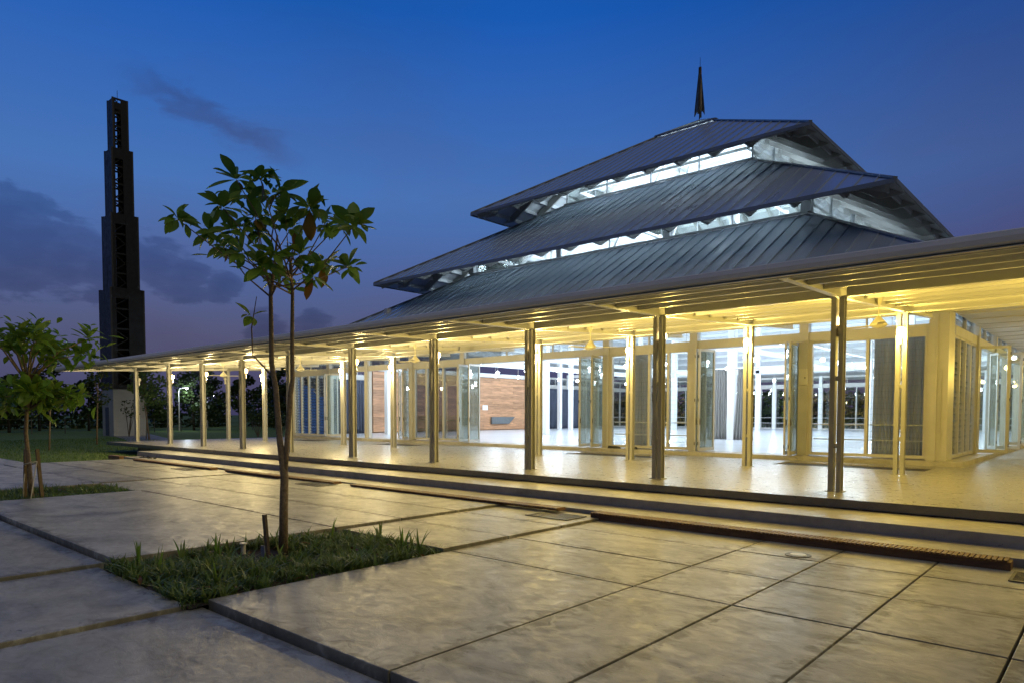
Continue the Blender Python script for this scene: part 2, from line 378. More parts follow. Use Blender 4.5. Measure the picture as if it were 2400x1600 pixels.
# ---- plaza: slabs of concrete at slightly different levels around the planters
plaza = MB()
for (x0, x1, y0, y1) in ((-8.95, 12, -6, 10.1), (-16.6, -8.95, -6, 10.1), (-28.6, -16.6, 6.05, 10.1), (-50, -16.6, -6, 6.05), (-50, -28.6, 6.05, 6.95)):
    plaza.poly([(x0, y0, -.15), (x1, y0, -.15), (x1, y1, -.15), (x0, y1, -.15)])
plaza = plaza.build('plaza_pavement', 'joint_fill', kind='structure')
def slabs(xs, ys, z, th=.2, g=.011):
    for x0, x1 in zip(xs, xs[1:]):
        for y0, y1 in zip(ys, ys[1:]):
            dz = random.uniform(-.003, .003)
            w, h = (x1-x0)/2-g, (y1-y0)/2-g
            k = .26; m = MB()
            m.v = [(-w, -h, -th), (w, -h, -th), (w, h, -th), (-w, h, -th), (-w, -h, 0), (w, -h, 0), (w, h, 0), (-w, h, 0), (-w+k, -h+k, 0), (w-k, -h+k, 0), (w-k, h-k, 0), (-w+k, h-k, 0)]
            m.f = [(3, 2, 1, 0), (0, 1, 5, 4), (1, 2, 6, 5), (2, 3, 7, 6), (3, 0, 4, 7), (4, 5, 9, 8), (5, 6, 10, 9), (6, 7, 11, 10), (7, 4, 8, 11), (8, 9, 10, 11)]
            me = m.mesh('slab', 'plaza_concrete')
            at = me.attributes.new('edge', 'FLOAT', 'POINT'); at.data.foreach_set('value', [0.0]*8+[1.0]*4)
            o = link('slab', me, plaza, ((x0+x1)/2, (y0+y1)/2, z+dz), bevel=.006)
slabs([-6.6, -3.8, -2.73, -1.66, -.59, .48, 3.3, 6.1, 10.0], [3.0, 6.25, 7.55, 8.82, 10.08], 0)
slabs([-8.9, -6.62], [6.15, 7.45, 8.72, 10.08], .035)
slabs([-16.6, -8.92], [2.95, 6.07, 7.36, 8.61, 10.08], .07)
slabs([-19.3, -16.62], [6.05, 7.36, 8.61, 10.08], .035)
slabs([-23.9, -19.32], [6.05, 7.36, 8.61, 10.08], .05)
slabs([-28.6, -23.92], [6.05, 7.36, 8.61, 10.08], .05)
slabs([-16.6, -9.15], [-5, -1.2, 2.93], 0)
slabs([-9.13, -6.66], [-5, -1.2, 2.85], -.035)
slabs([-6.64, -2.5, 2.0, 10.0], [-5, 2.975], -.07)
slabs([-26.5, -18.9], [2.95, 6.03], .07); slabs([-26.5, -16.62], [-5, -1.2, 2.93], .02)
slabs([-50, -38, -26.52], [-5, 1.0, 6.93], .03)
# planter beds
for nm, (x0, x1, y0, y1) in (('near', (-8.98, -6.58, 2.82, 6.2)), ('far', (-18.98, -16.58, 2.9, 6.1))):
    m = MB(); n = 16
    hs = [[random.uniform(-.05, 0.0)+.03*math.sin(i*.9)*math.cos(j*.7) for i in range(n+1)] for j in range(n+1)]
    vs = [(x0+(x1-x0)*i/n, y0+(y1-y0)*j/n, hs[j][i]-.04) for j in range(n+1) for i in range(n+1)]
    m.v = vs; m.f = [(j*(n+1)+i, j*(n+1)+i+1, (j+1)*(n+1)+i+1, (j+1)*(n+1)+i) for j in range(n) for i in range(n)]
    m.build('planter_soil', 'soil', kind='structure', smooth=True)

# ---- steps and terrace
steps = MB().box(-29.9, 11, 10.85, 12.6, -.1, .262).build('entrance_step', 'step_concrete', kind='structure', bevel=.006)
MB().box(-29.2, 11, 10.1, 10.84, -.1, .10).build('low_step', 'step_concrete', kind='structure', bevel=.006)
t = MB()
pits = [(-7.3, -3.6), (-14.5, -11.1), (-25.5, -22.8), (-33.0, -30.2)]
t.box(-36.9, 12, 12.0, 19.2, TZ-.14, TZ)
t.box(-36.9, 12, 20.55, 66, TZ-.14, TZ)
xs = [-36.9] + [v for p in sorted(pits) for v in p] + [12]
for a, b in zip(xs[::2], xs[1::2]): t.box(a, b, 19.2, 20.55, TZ-.14, TZ)
terrace = t.build('terrace_floor', 'terrace_concrete', kind='structure')
MB().box(-34.5, 11, 12.55, 65, -.1, TZ-.141).build('terrace_base', 'step_concrete', kind='structure')
for a, b in pits:
    MB().poly([(a, 19.2, TZ-.035), (b, 19.2, TZ-.035), (b, 20.55, TZ-.035), (a, 20.55, TZ-.035)]).build('pebble_bed', 'pebble_dark', kind='structure')
MB().poly([(-75, 24, -.04), (-38, 14.5, -.04), (-38, 17.2, -.04), (-75, 27.5, -.04)]).build('garden_path', 'path_concrete', kind='structure')

# ================================================================== HALL
XC, YC = -20.0, 40.06
YF = 21.65; XR = -3.55; XL = -36.25; YB = 58.4
GX = [-3.75, -7.3, -10.9, -14.4, -18.3, -22.0, -25.5, -29.0, -32.4, -36.1]
hall = thing('prayer_hall', 'glazed white prayer hall with three stacked grey metal hip roofs and a spike on top', 'building', (XC, YC, FZ))
# floor / plinth
MB().box(XL-.1, XR+.4, 21.25, YB+.3, TZ-.02, FZ).build('plinth', 'step_concrete', hall)
MB().box(XL+.1, XR-.15, YF+.12, YB-.1, FZ-.001, FZ+.012).build('floor', 'hall_floor', hall)

def fr(side):
    """facade coordinates: s along the wall, n inwards, z up -> world"""
    return {'front': lambda s, n, z: (s, YF+n, z), 'right': lambda s, n, z: (XR-n, s, z),
            'left': lambda s, n, z: (XL+n, s, z), 'back': lambda s, n, z: (s, YB-n, z)}[side]
def fbox(m, T, s0, s1, n0, n1, z0, z1):
    a, b = T(s0, n0, z0), T(s1, n1, z1); m.box(a[0], b[0], a[1], b[1], a[2], b[2]); return m
HEAD, TR0, TR1, TOP = 3.97, 4.24, 4.70, 4.86
def post(T, s, w=.26, n0=-.06, n1=.22, m='frame_paint'):
    mb = MB(); fbox(mb, T, s-w/2, s+w/2, n0, n1, FZ+.002, TOP); fbox(mb, T, s-w/2-.035, s-w/2, n0+.05, n1-.05, FZ+.002, HEAD); fbox(mb, T, s+w/2, s+w/2+.035, n0+.05, n1-.05, FZ+.002, HEAD)
    return mb.build('post', m, hall)
def transom(T, s0, s1, pane_split=1):
    mb = MB(); fbox(mb, T, s0, s1, 0, .16, HEAD, TR0); fbox(mb, T, s0, s1, .003, .157, TR1, TOP-.004)
    o = mb.build('transom', 'frame_paint', hall)
    for k in range(pane_split):
        a = s0+(s1-s0)*k/pane_split; b = s0+(s1-s0)*(k+1)/pane_split
        fbox(MB(), T, a+.02, b-.02, .075, .083, TR0, TR1).build('pane', 'glass', o)
        if k: fbox(MB(), T, a-.02, a+.02, .03, .13, TR0, TR1).build('bar', 'frame_paint', o)
BLADES = {}
def window(T, side, s0, s1, cuts, louvre=False, rails=True, h0=FZ+.03):
    """fixed glazing bay: frame, mullions, panes or louvre blades"""
    z0, z1 = h0+.09, HEAD-.06
    mb = MB(); fbox(mb, T, s0, s1, .02, .14, h0, z0); fbox(mb, T, s0, s1, .02, .14, z1, HEAD-.001)
    edges = [s0]+list(cuts)+[s1]
    for e in edges: fbox(mb, T, e-.04, e+.04, .012, .148, h0+.001, HEAD-.002)
    o = mb.build('window', 'frame_paint', hall)
    for a, b in zip(edges, edges[1:]):
        if not louvre:
            fbox(MB(), T, min(a, b)+.04, max(a, b)-.04, .07, .078, z0, z1).build('pane', 'glass', o); continue
        w = abs(b-a)/2-.045; key = (side, round(w, 3)); nb = 20; hh = (z1-z0)/nb
        if key not in BLADES:
            mb = MB(); tl = .028
            pts = [(-hh/2-.012, -tl), (-hh/2-.012, -tl+.006), (hh/2+.006, tl+.006), (hh/2+.006, tl)]
            if side in ('front', 'back'): mb.prism([(-w, n, z) for z, n in pts], (2*w, 0, 0))
            else: mb.prism([(n, -w, z) for z, n in pts], (0, 2*w, 0))
            BLADES[key] = mb.mesh('louvre_blade', 'glass')
        c = T((a+b)/2, .08, 0)
        for k in range(nb):
            q = link('louvre_blade', BLADES[key], o, (c[0], c[1], z0+hh*(k+.5)))
            q.rotation_euler = (random.uniform(-.05, .05), 0, 0) if side in ('front', 'back') else (0, random.uniform(-.35, .1), 0)
    if rails:
        for z in (1.06, 1.50):
            fbox(MB(), T, s0+.05, s1-.05, .20, .23, z-.015, z+.015).build('guard_rail', 'white_paint', o)
def leaf(x0, y0, x1, y1, tint='glass_green'):
    """folded glass door leaf standing between two plan points"""
    d = Vector((x1-x0, y1-y0, 0)); Lw = d.length; d.normalize(); nrm = Vector((-d.y, d.x, 0))*.022
    p = lambda s, z: Vector((x0, y0, 0))+d*s+Vector((0, 0, z))
    z0, z1 = FZ+.03, HEAD-.02; mb = MB()
    for a, b, c, e in ((0, .075, z0, z1), (Lw-.075, Lw, z0, z1), (.075, Lw-.075, z0, z0+.11), (.075, Lw-.075, z1-.08, z1)):
        mb.prism([p(a, c)-nrm, p(b, c)-nrm, p(b, e)-nrm, p(a, e)-nrm], nrm*2)
    o = mb.build('door_leaf', 'frame_paint', hall)
    g = nrm*.15
    MB().prism([p(.075, z0+.11)-g, p(Lw-.075, z0+.11)-g, p(Lw-.075, z1-.08)-g, p(.075, z1-.08)-g], g*2).build('pane', tint, o)
    hm = MB(); hm.box(-.015, .015, -.015, .015, -.09, .09)
    link('door_handle', hm.mesh('door_handle', 'grate_steel'), o, tuple(p(.05, 1.55)-nrm*2))
    for z in (z0+.25, (z0+z1)/2, z1-.25):
        link('hinge', MB().lathe([(.016, -.05), (.016, .05)], n=6).mesh('hinge', 'grate_steel'), o, tuple(p(.0, z)-d*.012))

F = fr('front')
for x in GX[1:4]+GX[5:9]: post(F, x)
# corner posts
MB().box(-4.02, XR, YF-.08, YF+.72, FZ+.002, TOP).build('corner_post', 'frame_paint', hall)
mb = MB(); mb.box(-4.06, -4.021, YF-.02, YF+.1, FZ+.002, HEAD); mb.box(-3.84, -3.80, YF-.105, YF-.081, FZ+.002, TOP-.3); mb.box(-3.72, -3.70, YF-.1, YF-.081, FZ+.3, 3.0)
mb.build('corner_trim', 'frame_paint', hall)
MB().box(XL-.02, XL+.3, YF-.08, YF+.3, FZ+.002, TOP).build('corner_post', 'frame_paint', hall)
for a, b, n in ((-7.17, -4.03, 2), (-10.77, -7.43, 2), (-14.27, -11.03, 2), (-21.87, -14.53, 3), (-25.37, -22.13, 2), (-28.87, -25.63, 2), (-32.27, -29.13, 2), (-35.95, -32.53, 2)):
    transom(F, a, b, n)
window(F, 'front', -7.1, -4.08, [-5.55, -4.80], True)
window(F, 'front', -14.2, -11.1, [-12.62, -11.87], True)
window(F, 'front', -25.3, -22.35, [-24.45, -23.3])
leaf(-10.63, 21.22, -10.66, 22.1); leaf(-10.52, 21.26, -10.36, 22.1)
leaf(-7.47, 20.95, -7.52, 21.85); leaf(-7.62, 21.0, -7.72, 21.9)
leaf(-21.55, 20.93, -21.80, 21.85); leaf(-20.98, 21.0, -21.25, 21.95)
leaf(-15.17, 21.0, -15.12, 21.9); leaf(-14.65, 21.03, -14.70, 21.95)
leaf(-26.1, 21.35, -26.75, 22.05); leaf(-25.75, 21.3, -25.9, 22.2)
leaf(-32.15, 21.3, -31.60, 21.95); leaf(-32.33, 21.3, -32.35, 22.2)
window(F, 'front', -35.95, -32.75, [-35.2, -34.45, -33.6], True, rails=True)
# right side facade
RT = fr('right')
RY = [22.4, 26.25, 30.15, 34.0, 37.9, 41.8, 45.7, 49.5, 53.4, 58.1]
for y in RY[1:-1]: post(RT, y, .22)
for a, b in zip(RY, RY[1:]): transom(RT, a+.12, b-.12, 2)
window(RT, 'right', 22.45, 26.1, [23.37, 24.28, 25.2], True, rails=False)
def leafR(y0, x1, y1): leaf(XR, y0, x1, y1)
leaf(-2.75, 26.7, XR, 26.45); leaf(-3.35, 29.4, XR-.1, 29.9); leaf(-2.72, 29.9, XR, 30.05, 'glass')
leaf(-2.72, 34.3, XR, 34.15); leaf(-2.8, 37.6, XR, 37.75)
for a, b in zip(RY[4:], RY[5:]): window(RT, 'right', a+.15, b-.15, [(a+b)/2], rails=False)
# left and back facades
for side, G in (('left', [21.95, 25.3, 27.2]+[44.9, 48.3, 51.8, 55.2, 58.2]), ('back', GX)):
    T = fr(side)
    for s in G: post(T, s, .24, m='white_wall')
    for k, (a, b) in enumerate(zip(G, G[1:])):
        if abs(b-a) > 8: continue
        a, b = min(a, b), max(a, b)
        transom(T, a+.12, b-.12, 2)
        window(T, side, a+.14, b-.14, [a+(b-a)*.36, a+(b-a)*.68] if k % 2 else [(a+b)/2])
MB().box(XL-.02, XL+.1, 27.2, 44.9, FZ, TOP).build('qibla_wall', 'white_wall', hall)
# timber lining of the prayer-direction wall: one board per piece
tw = MB().box(XL+.101, XL+.30, 27.25, 44.6, FZ+.01, 4.55).build('timber_wall', 'deck_wood', hall)
nb = 20; bh = (4.5-.62)/nb; y0, y1 = 27.3, 44.55
BM = {}
for r in range(nb):
    y = y0; k = 0
    cuts = [y0, y0+4.2+(r % 3)*1.5, y0+9.4+(r % 4)*.9, y0+13.6+(r % 2)*1.4, y1]
    for a, b in zip(cuts, cuts[1:]):
        zc = .62+bh*(r+.5); dx = random.choice((0, 0, .006, .012))
        mb = MB().box(0, .03, a+.004, b-.004, zc-bh/2+.004, zc+bh/2-.004)
        link('board', mb.mesh('board', 'timber_board'), tw, (XL+.301+dx, 0, 0))
MB().prism([(XL+.352, 38.3, 1.56), (XL+.352, 40.95, 1.56), (XL+.352, 40.25, 1.03), (XL+.352, 38.3, 1.03)], (.16, 0, 0)).build('stone_shelf', 'stone_grey', tw)
tag(MB().box(XL+.353, XL+.38, 37.4, 37.95, 2.08, 2.44).build('notice_panel', 'paper_white'), 'small white panel on the timber wall inside the hall', 'panel')
# interior columns and beams
for x in (-14.2, -25.7):
    for y in (32.2, 47.9):
        MB().box(x-.17, x+.17, y-.17, y+.17, FZ+.013, 12.4).build('column', 'white_wall', hall)
for x, y in ((-32.0, 43.2), (-32.9, 26.1), (-34.6, 45.2), (-10.2, 40.2), (-10.2, 49.8), (-29.8, 49.8), (-20, 49.8)):
    MB().box(x-.14, x+.14, y-.14, y+.14, FZ+.013, 8.0).build('column', 'white_wall', hall)
H1 = 9.75
for x0, x1, y0, y1 in ((XC-H1, XC+H1, YC-H1-.15, YC-H1+.15), (XC-H1, XC+H1, YC+H1-.15, YC+H1+.15), (XC-H1-.15, XC-H1+.15, YC-H1, YC+H1), (XC+H1-.15, XC+H1+.15, YC-H1, YC+H1)):
    MB().box(x0, x1, y0, y1, 9.55, 10.08).build('ring_beam', 'white_wall', hall)
    MB().box(x0, x1, y0, y1, 4.75, 5.05).build('ring_beam', 'white_wall', hall)
H2 = 5.7
for x0, x1, y0, y1 in ((XC-H2, XC+H2, YC-H2-.12, YC-H2+.12), (XC-H2, XC+H2, YC+H2-.12, YC+H2+.12), (XC-H2-.12, XC-H2+.12, YC-H2, YC+H2), (XC+H2-.12, XC+H2+.12, YC-H2, YC+H2)):
    MB().box(x0, x1, y0, y1, 13.9, 14.36).build('ring_beam', 'white_wall', hall)
for a in (-14.2, -25.7):
    MB().box(a-.1, a+.1, YF+.3, YB-.3, 4.86, 5.1).build('ceiling_beam', 'white_wall', hall)
    MB().box(XL+.4, XR-.4, (32.2 if a > -20 else 47.9)-.1, (32.2 if a > -20 else 47.9)+.1, 4.86, 5.1).build('ceiling_beam', 'white_wall', hall)
# sloped struts of the roof frames seen through the clerestories
for k in range(-2, 3):
    u = k*3.3; sx = 1 if k % 2 else -1
    MB().bar((XC+u, YC-H1+.3, 10.2), (XC+u*.62+sx*.5, YC-6.2, 13.7), .12, .16).build('strut', 'white_wall', hall)
    if abs(k) < 2: MB().bar((XC+u*.6, YC-H2+.3, 14.5), (XC+u*.2+sx*.3, YC-2.3, 17.8), .1, .14).build('strut', 'white_wall', hall)
for z, h in ((11.2, 9.2), (15.3, 5.2)):
    for q in range(4):
        c, s = math.cos(q*math.pi/2), math.sin(q*math.pi/2)
        f = lambda u, v: (XC+u*c-v*s, YC+u*s+v*c, z)
        MB().bar(f(-h, -h), f(h, -h), .12, .16).build('tie_beam', 'white_wall', hall)

# ---- three hipped roofs
def zr(t, h): return t['z']-t['k']*(h-t['h0'])
TIERS = [dict(h0=1.88, h1=9.91, z=18.65, k=.594, name='top_roof', glass=None), dict(h0=5.8, h1=14.06, z=14.42, k=.583, name='middle_roof', glass=5.75),
         dict(h0=9.85, h1=19.4, z=10.15, k=.580, name='lower_roof', glass=9.8)]
LCLIP = 17.2
def rot4(q):
    c, s = [(1, 0), (0, 1), (-1, 0), (0, -1)][q]
    return lambda u, h, z: (XC+u*c+h*s, YC+u*s-h*c, z)   # q=0 front, 1 right, 2 back, 3 left
for ti, t in enumerate(TIERS):
    lower = ti == 2
    roof = MB()
    # inner lining: one thin sheet per side
    for q in range(4):
        P = rot4(q); h1 = t['h1']-.05
        if lower and q == 3: h1 = LCLIP
        a, b = -h1, h1
        if lower and q == 0: a = -LCLIP
        if lower and q == 2: b = LCLIP
        za, zb = zr(t, t['h0'])-.10, zr(t, h1)-.10
        pts = [P(-t['h0'], t['h0'], za), P(t['h0'], t['h0'], za), P(b, h1, zb)]
        if lower and q == 2: pts = [P(-t['h0'], t['h0'], za), P(t['h0'], t['h0'], za), P(LCLIP, LCLIP, zr(t, LCLIP)-.1), P(LCLIP, h1, zb), P(-h1, h1, zb)]
        elif lower and q == 0: pts = [P(-LCLIP, LCLIP, zr(t, LCLIP)-.1), P(-t['h0'], t['h0'], za), P(t['h0'], t['h0'], za), P(h1, h1, zb), P(-LCLIP, h1, zb)]
        else: pts.append(P(a, h1, zb))
        roof.prism(pts, (0, 0, .04))
    roof = roof.build(t['name'], 'soffit_paint', hall)
    # metal panels: each panel of the front slope is a piece; the other slopes are joined
    pw = .66
    for q in range(4):
        P = rot4(q); h1 = t['h1'] if not (lower and q == 3) else LCLIP
        n = int(math.ceil(2*h1/pw)); other = MB()
        for i in range(n):
            u0, u1 = -h1+i*2*h1/n, -h1+(i+1)*2*h1/n
            if lower and q == 0 and u1 < -LCLIP: continue
            if lower and q == 2 and u0 > LCLIP: continue
            ha, hb = max(t['h0'], abs(u0)), max(t['h0'], abs(u1))
            mb = MB() if q == 0 else other
            top = [(u0+.004, ha), (u1-.004, hb)] if not (u0 < 0 < u1 and t['h0'] < 0) else [(u0, ha), (u1, hb)]
            if abs(u0) < t['h0'] < abs(u1): top = [(u0+.004, t['h0']), (math.copysign(t['h0'], u1), t['h0']), (u1-.004, hb)]
            if abs(u1) < t['h0'] < abs(u0): top = [(u0+.004, ha), (math.copysign(t['h0'], u0), t['h0']), (u1-.004, t['h0'])]
            base = [P(u, h, zr(t, h)-.03) for u, h in top] + [P(u1-.004, h1, zr(t, h1)-.03), P(u0+.004, h1, zr(t, h1)-.03)]
            mb.prism(base, (0, 0, .03))
            if ha < h1-.05:   # raised seam on the left edge
                sb = [P(u0-.014, ha, zr(t, ha)), P(u0+.02, ha, zr(t, ha)), P(u0+.02, h1, zr(t, h1)), P(u0-.014, h1, zr(t, h1))]
                mb.prism(sb, (0, 0, .055))
            if q == 0: mb.build('roof_panel', 'roof_metal', roof)
        if q: other.build('roof_sheet', 'roof_metal', roof)
    # hip caps, eave edge
    hc = MB()
    for q in range(4):
        P = rot4(q); hh = t['h1'] if not (lower and q in (0, 3)) else LCLIP
        hc.bar(P(-t['h0'], t['h0'], zr(t, t['h0'])+.04), P(-hh, hh, zr(t, hh)+.04), .16, .07)
        if not lower:
            hc.bar(P(-hh, hh+.02, zr(t, hh)-.055), P(hh, hh+.02, zr(t, hh)-.055), .05, .15)
        hc.bar(P(-t['h0']-.05, t['h0']+.03, zr(t, t['h0'])+.06), P(t['h0']+.05, t['h0']+.03, zr(t, t['h0'])+.06), .22, .09)
    hc.build('ridge_flashing', 'flashing', roof)
    # purlins and rafters under the overhang
    for q in range(4):
        P = rot4(q)
        inner = TIERS[ti+1]['h0'] if False else None
        hi = t['h0'] if ti == 0 else t['h0']
        hin = {0: 5.8, 1: 9.85, 2: 13.0}[ti]
        if lower and q != 0: pass
        pm = MB(); h = t['h1']-.6
        while h > t['h0']+.4:
            if not (lower and h > 18.2) and not (lower and q == 3 and h > LCLIP-.3):
                pm.bar(P(-h+.1, h, zr(t, h)-.20), P(h-.1, h, zr(t, h)-.20), .07, .20)
            h -= .82
        pm.build('purlins', 'soffit_paint', roof)
        if lower: continue
        n = int(t['h1']//1.75)
        for i in range(-n, n+1):
            u = i*1.75
            if abs(u) > t['h1']-.8: continue
            he, hs = t['h1']-.12, max(hin-1.2, abs(u)+.05); dp = .46
            ze = zr(t, he)
            hcut = he-dp/t['k']
            pts = [(he, ze-.115), (hcut, ze-.14), (hs, zr(t, hs)-.115-dp), (hs, zr(t, hs)-.115)] if hcut > hs else [(he, ze-.115), (hs, ze-.14), (hs, zr(t, hs)-.115)]
            MB().prism([P(u-.05, h, z) for h, z in pts], Vector(P(u+.05, 0, 0))-Vector(P(u-.05, 0, 0))).build('rafter', 'frame_paint', roof)
        he = t['h1']-.3; hs = t['h0']+.5
        MB().bar(P(-hs, hs, zr(t, hs)-.42), P(-he, he, zr(t, he)-.30), .16, .36).build('hip_rafter', 'frame_paint', roof)
# clerestory glazing and posts
for ti, (h, zb, up, cuts) in enumerate(((9.8, 10.16, 1, [-6.55, -3.28, 0, 3.28, 6.55]), (5.75, 14.43, 0, [-2.88, 0, 2.88]))):
    t = TIERS[up]; zt = zr(t, h)-.16
    for q in range(4):
        P = rot4(q); edges = [-h]+cuts+[h]
        mb = MB(); mb.bar(P(-h, h, zb+.03), P(h, h, zb+.03), .1, .06); mb.bar(P(-h, h, zt-.02), P(h, h, zt-.02), .08, .05)
        fr_ = mb.build('clerestory', 'flashing', hall)
        for a, b in zip(edges, edges[1:]):
            pa, pb = P(a+.02, h, zb+.06), P(b-.02, h-.012, zt-.045)
            MB().box(pa[0], pb[0], pa[1], pb[1], pa[2], pb[2]).build('pane', 'glass', fr_)
        for k, e in enumerate(cuts):
            thick = ti == 0 and k in (1, 3)
            w = .16 if thick else .02
            pa, pb = P(e-w, h+.03, zb+.061), P(e+w, h-.1, zt-.046)
            MB().box(pa[0], pb[0], pa[1], pb[1], pa[2], pb[2]).build('clerestory_post', 'flashing', fr_)
        w = .2 if ti == 0 else .04
        c = P(-h, h, 0)
        MB().box(c[0]-w, c[0]+w, c[1]-w, c[1]+w, zb+.062, zt-.05).build('corner_post', 'flashing', fr_)
# rooflight and finial base
h = 1.9; zc = 18.70; ap = (XC, YC, 19.75)
rl = MB()
for q in range(4):
    P = rot4(q); rl.bar(P(-h, h, zc+.05), ap, .08, .08); rl.bar(P(-h, h, zc+.04), P(h, h, zc+.04), .1, .1)
    rl.bar(P(0, h, zc+.04), ap, .05, .05)
rl = rl.build('rooflight', 'flashing', hall)
for q in range(4):
    P = rot4(q)
    MB().prism([P(-h+.04, h-.04, zc+.08), P(h-.04, h-.04, zc+.08), (ap[0], ap[1], ap[2]-.02)], (0, 0, .01)).build('pane', 'glass_green', rl)
fin = thing('finial', 'dark folded metal spike with a thin rod on the roof peak', 'finial', (XC, YC, 19.75))
fm = MB()
for q in range(8):
    a = q*math.pi/4+.2; rb = .31 if q % 2 == 0 else .19; zb = 20.02 if q % 2 == 0 else 20.30
    d = Vector((math.cos(a), math.sin(a), 0)); n = Vector((-d.y, d.x, 0))*.05
    o = Vector((XC, YC, 0))
    fm.prism([o+d*.02+Vector((0, 0, 20.55))-n*.4, o+d*rb+Vector((0, 0, zb))-n, o+d*(rb*.96)+Vector((0, 0, zb+.35))-n, o+d*.04+Vector((0, 0, 22.95))-n*.4], n*2)
fm.build('spike', 'finial_metal', fin)
MB().lathe([(.15, .6), (.04, 3.2)], (XC, YC, 19.75), 8).build('core', 'finial_metal', fin)
MB().lathe([(.035, -.05), (.035, .6), (.02, 3.0), (.012, 3.78)], (XC, YC, 19.75), 6).build('rod', 'dark_steel', fin)

# ================================================================== VERANDA
ver = thing('veranda', 'long white steel veranda roof on paired posts with a grey gutter around the hall', 'veranda', (-18, 16, TZ))
CX = [3.3, -.27, -3.85, -7.42, -11.0, -14.53, -18.38, -22.12, -25.57, -28.97, -32.33, -36.22]
YO, YI = 13.16, 17.83
def zs(y): return 3.90+.0553*(y-10.0)      # underside of the metal sheet
RX0, RX1 = -37.0, 8.0
# profiled sheet
p = .22; n = int((RX1-RX0)/p); m = MB(); prof = []
for i in range(n):
    x = RX0+i*p; prof += [(x, 0), (x+.09, 0), (x+.12, .045), (x+.19, .045)]
prof.append((RX1, 0))
for x, dz in prof: m.v += [(x, 10.0, zs(10.0)+dz), (x, 21.0, zs(21.0)+dz)]
m.f = [(2*i, 2*i+2, 2*i+3, 2*i+1) for i in range(len(prof)-1)]
sheet = m.build('roof_sheet', 'sheet_metal', ver)
md = sheet.modifiers.new('thickness', 'SOLIDIFY'); md.thickness = .004; md.offset = 1
for y in (10.75, 11.5, 12.3, 13.9, 14.7, 15.5, 16.3, 17.1, 18.6, 19.4, 20.2):
    z = zs(y)-.004
    MB().prism([(RX0, y-.03, z), (RX0, y+.03, z), (RX0, y+.03, z-.012), (RX0, y-.018, z-.012), (RX0, y-.018, z-.118), (RX0, y+.03, z-.118), (RX0, y+.03, z-.13), (RX0, y-.03, z-.13)], (RX1-RX0, 0, 0)).build('purlin', 'white_paint', ver)
def ibeam(y, zb, zt, x0, x1):
    m = MB(); m.box(x0, x1, y-.07, y+.07, zb, zb+.014); m.box(x0, x1, y-.07, y+.07, zt-.014, zt); m.box(x0, x1, y-.006, y+.006, zb+.014, zt-.014); return m
for y, zb in ((YO, 3.86), (YI, 4.085)):
    for a, b in zip(CX, CX[1:]): ibeam(y, zb, zb+.21, b+.12, a-.12).build('beam', 'white_paint', ver)
    ibeam(y, zb, zb+.21, -36.98, -36.34).build('beam', 'white_paint', ver)
for x in CX:
    m = MB(); th = .008
    pr = [(10.06, zs(10.06)-.006), (10.06, zs(10.06)-.10), (YO, zs(YO)-.20), (21.0, zs(21.0)-.20), (21.0, zs(21.0)-.006)]
    m.prism([(x-th, y, z-.002) for y, z in pr], (2*th, 0, 0))
    m.prism([(x-.06, 10.06, zs(10.06)-.112), (x-.06, YO, zs(YO)-.214), (x-.06, 21.0, zs(21.0)-.214), (x-.06, 21.0, zs(21.0)-.201), (x-.06, YO, zs(YO)-.2005), (x-.06, 10.06, zs(10.06)-.1005)], (.12, 0, 0))
    m.build('rafter', 'white_paint', ver)
def chan(w, d, z0, z1, flip):
    s = -1 if flip else 1; e = .012
    pts = [(0, -d), (s*w, -d), (s*w, -d+e), (s*e, -d+e), (s*e, d-e), (s*w, d-e), (s*w, d), (0, d)]
    return MB().prism([(x, y, z0) for x, y in pts], (0, 0, z1-z0))
CH = {}
for row, (y, zt, skip) in enumerate(((YO, 3.86, ()), (YI, 4.085, (6, 9)))):
    me = [chan(.085, .075, TZ+.012, zt, f).mesh('channel', 'steel_paint') for f in (True, False)]
    cm = MB().box(-.15, .15, -.11, .11, TZ+.001, TZ+.013).mesh('column', 'steel_paint')
    pk = [MB().box(-.16, .16, -.09, .09, zt, zt+.016).mesh('cap_plate', 'steel_paint'), MB().box(-.024, .024, -.05, .05, 1.2, 1.28).mesh('spacer', 'steel_paint'), MB().box(-.024, .024, -.05, .05, 2.4, 2.48).mesh('spacer', 'steel_paint')]
    for i, x in enumerate(CX):
        if i in skip: continue
        c = link('column', cm, ver, (x, y, 0))
        for f, mm in zip((-1, 1), me): link('channel', mm, c, (f*.025, 0, 0))
        for mm in pk: link(mm.name.split('.')[0], mm, c)
# gutter in lengths, with joint straps
prof = [(10.06, 3.80), (9.95, 3.775), (9.905, 3.80), (9.89, 3.86), (9.90, 3.925), (9.925, 3.94), (9.925, 3.925), (9.91, 3.86), (9.93, 3.815), (10.06, 3.82)]
gx = [RX1, 2.2, -3.9, -9.6, -15.6, -21.6, -27.6, -33.2, RX0]
for a, b in zip(gx, gx[1:]):
    g = MB().prism([(b+.004, y, z) for y, z in prof], (a-b-.008, 0, 0)).build('gutter', 'gutter_metal', ver)
    MB().prism([(a-.03, y-.004, z) for y, z in prof[1:6]]+[(a-.03, 9.95, 3.93)], (.06, 0, 0)).build('gutter_strap', 'gutter_metal', g)
MB().box(RX0, RX1, 10.03, 10.058, 3.73, 3.90).build('fascia', 'white_paint', ver)
MB().box(RX0, RX1, 9.93, 10.029, 3.742, 3.752).build('fascia_lip', 'white_paint', ver)
# left verge
MB().prism([(RX0-.03, 9.95, 3.74), (RX0-.03, 21.0, 4.3), (RX0-.03, 21.0, 4.56), (RX0-.03, 9.95, 3.96)], (.028, 0, 0)).build('verge_trim', 'gutter_metal', ver)
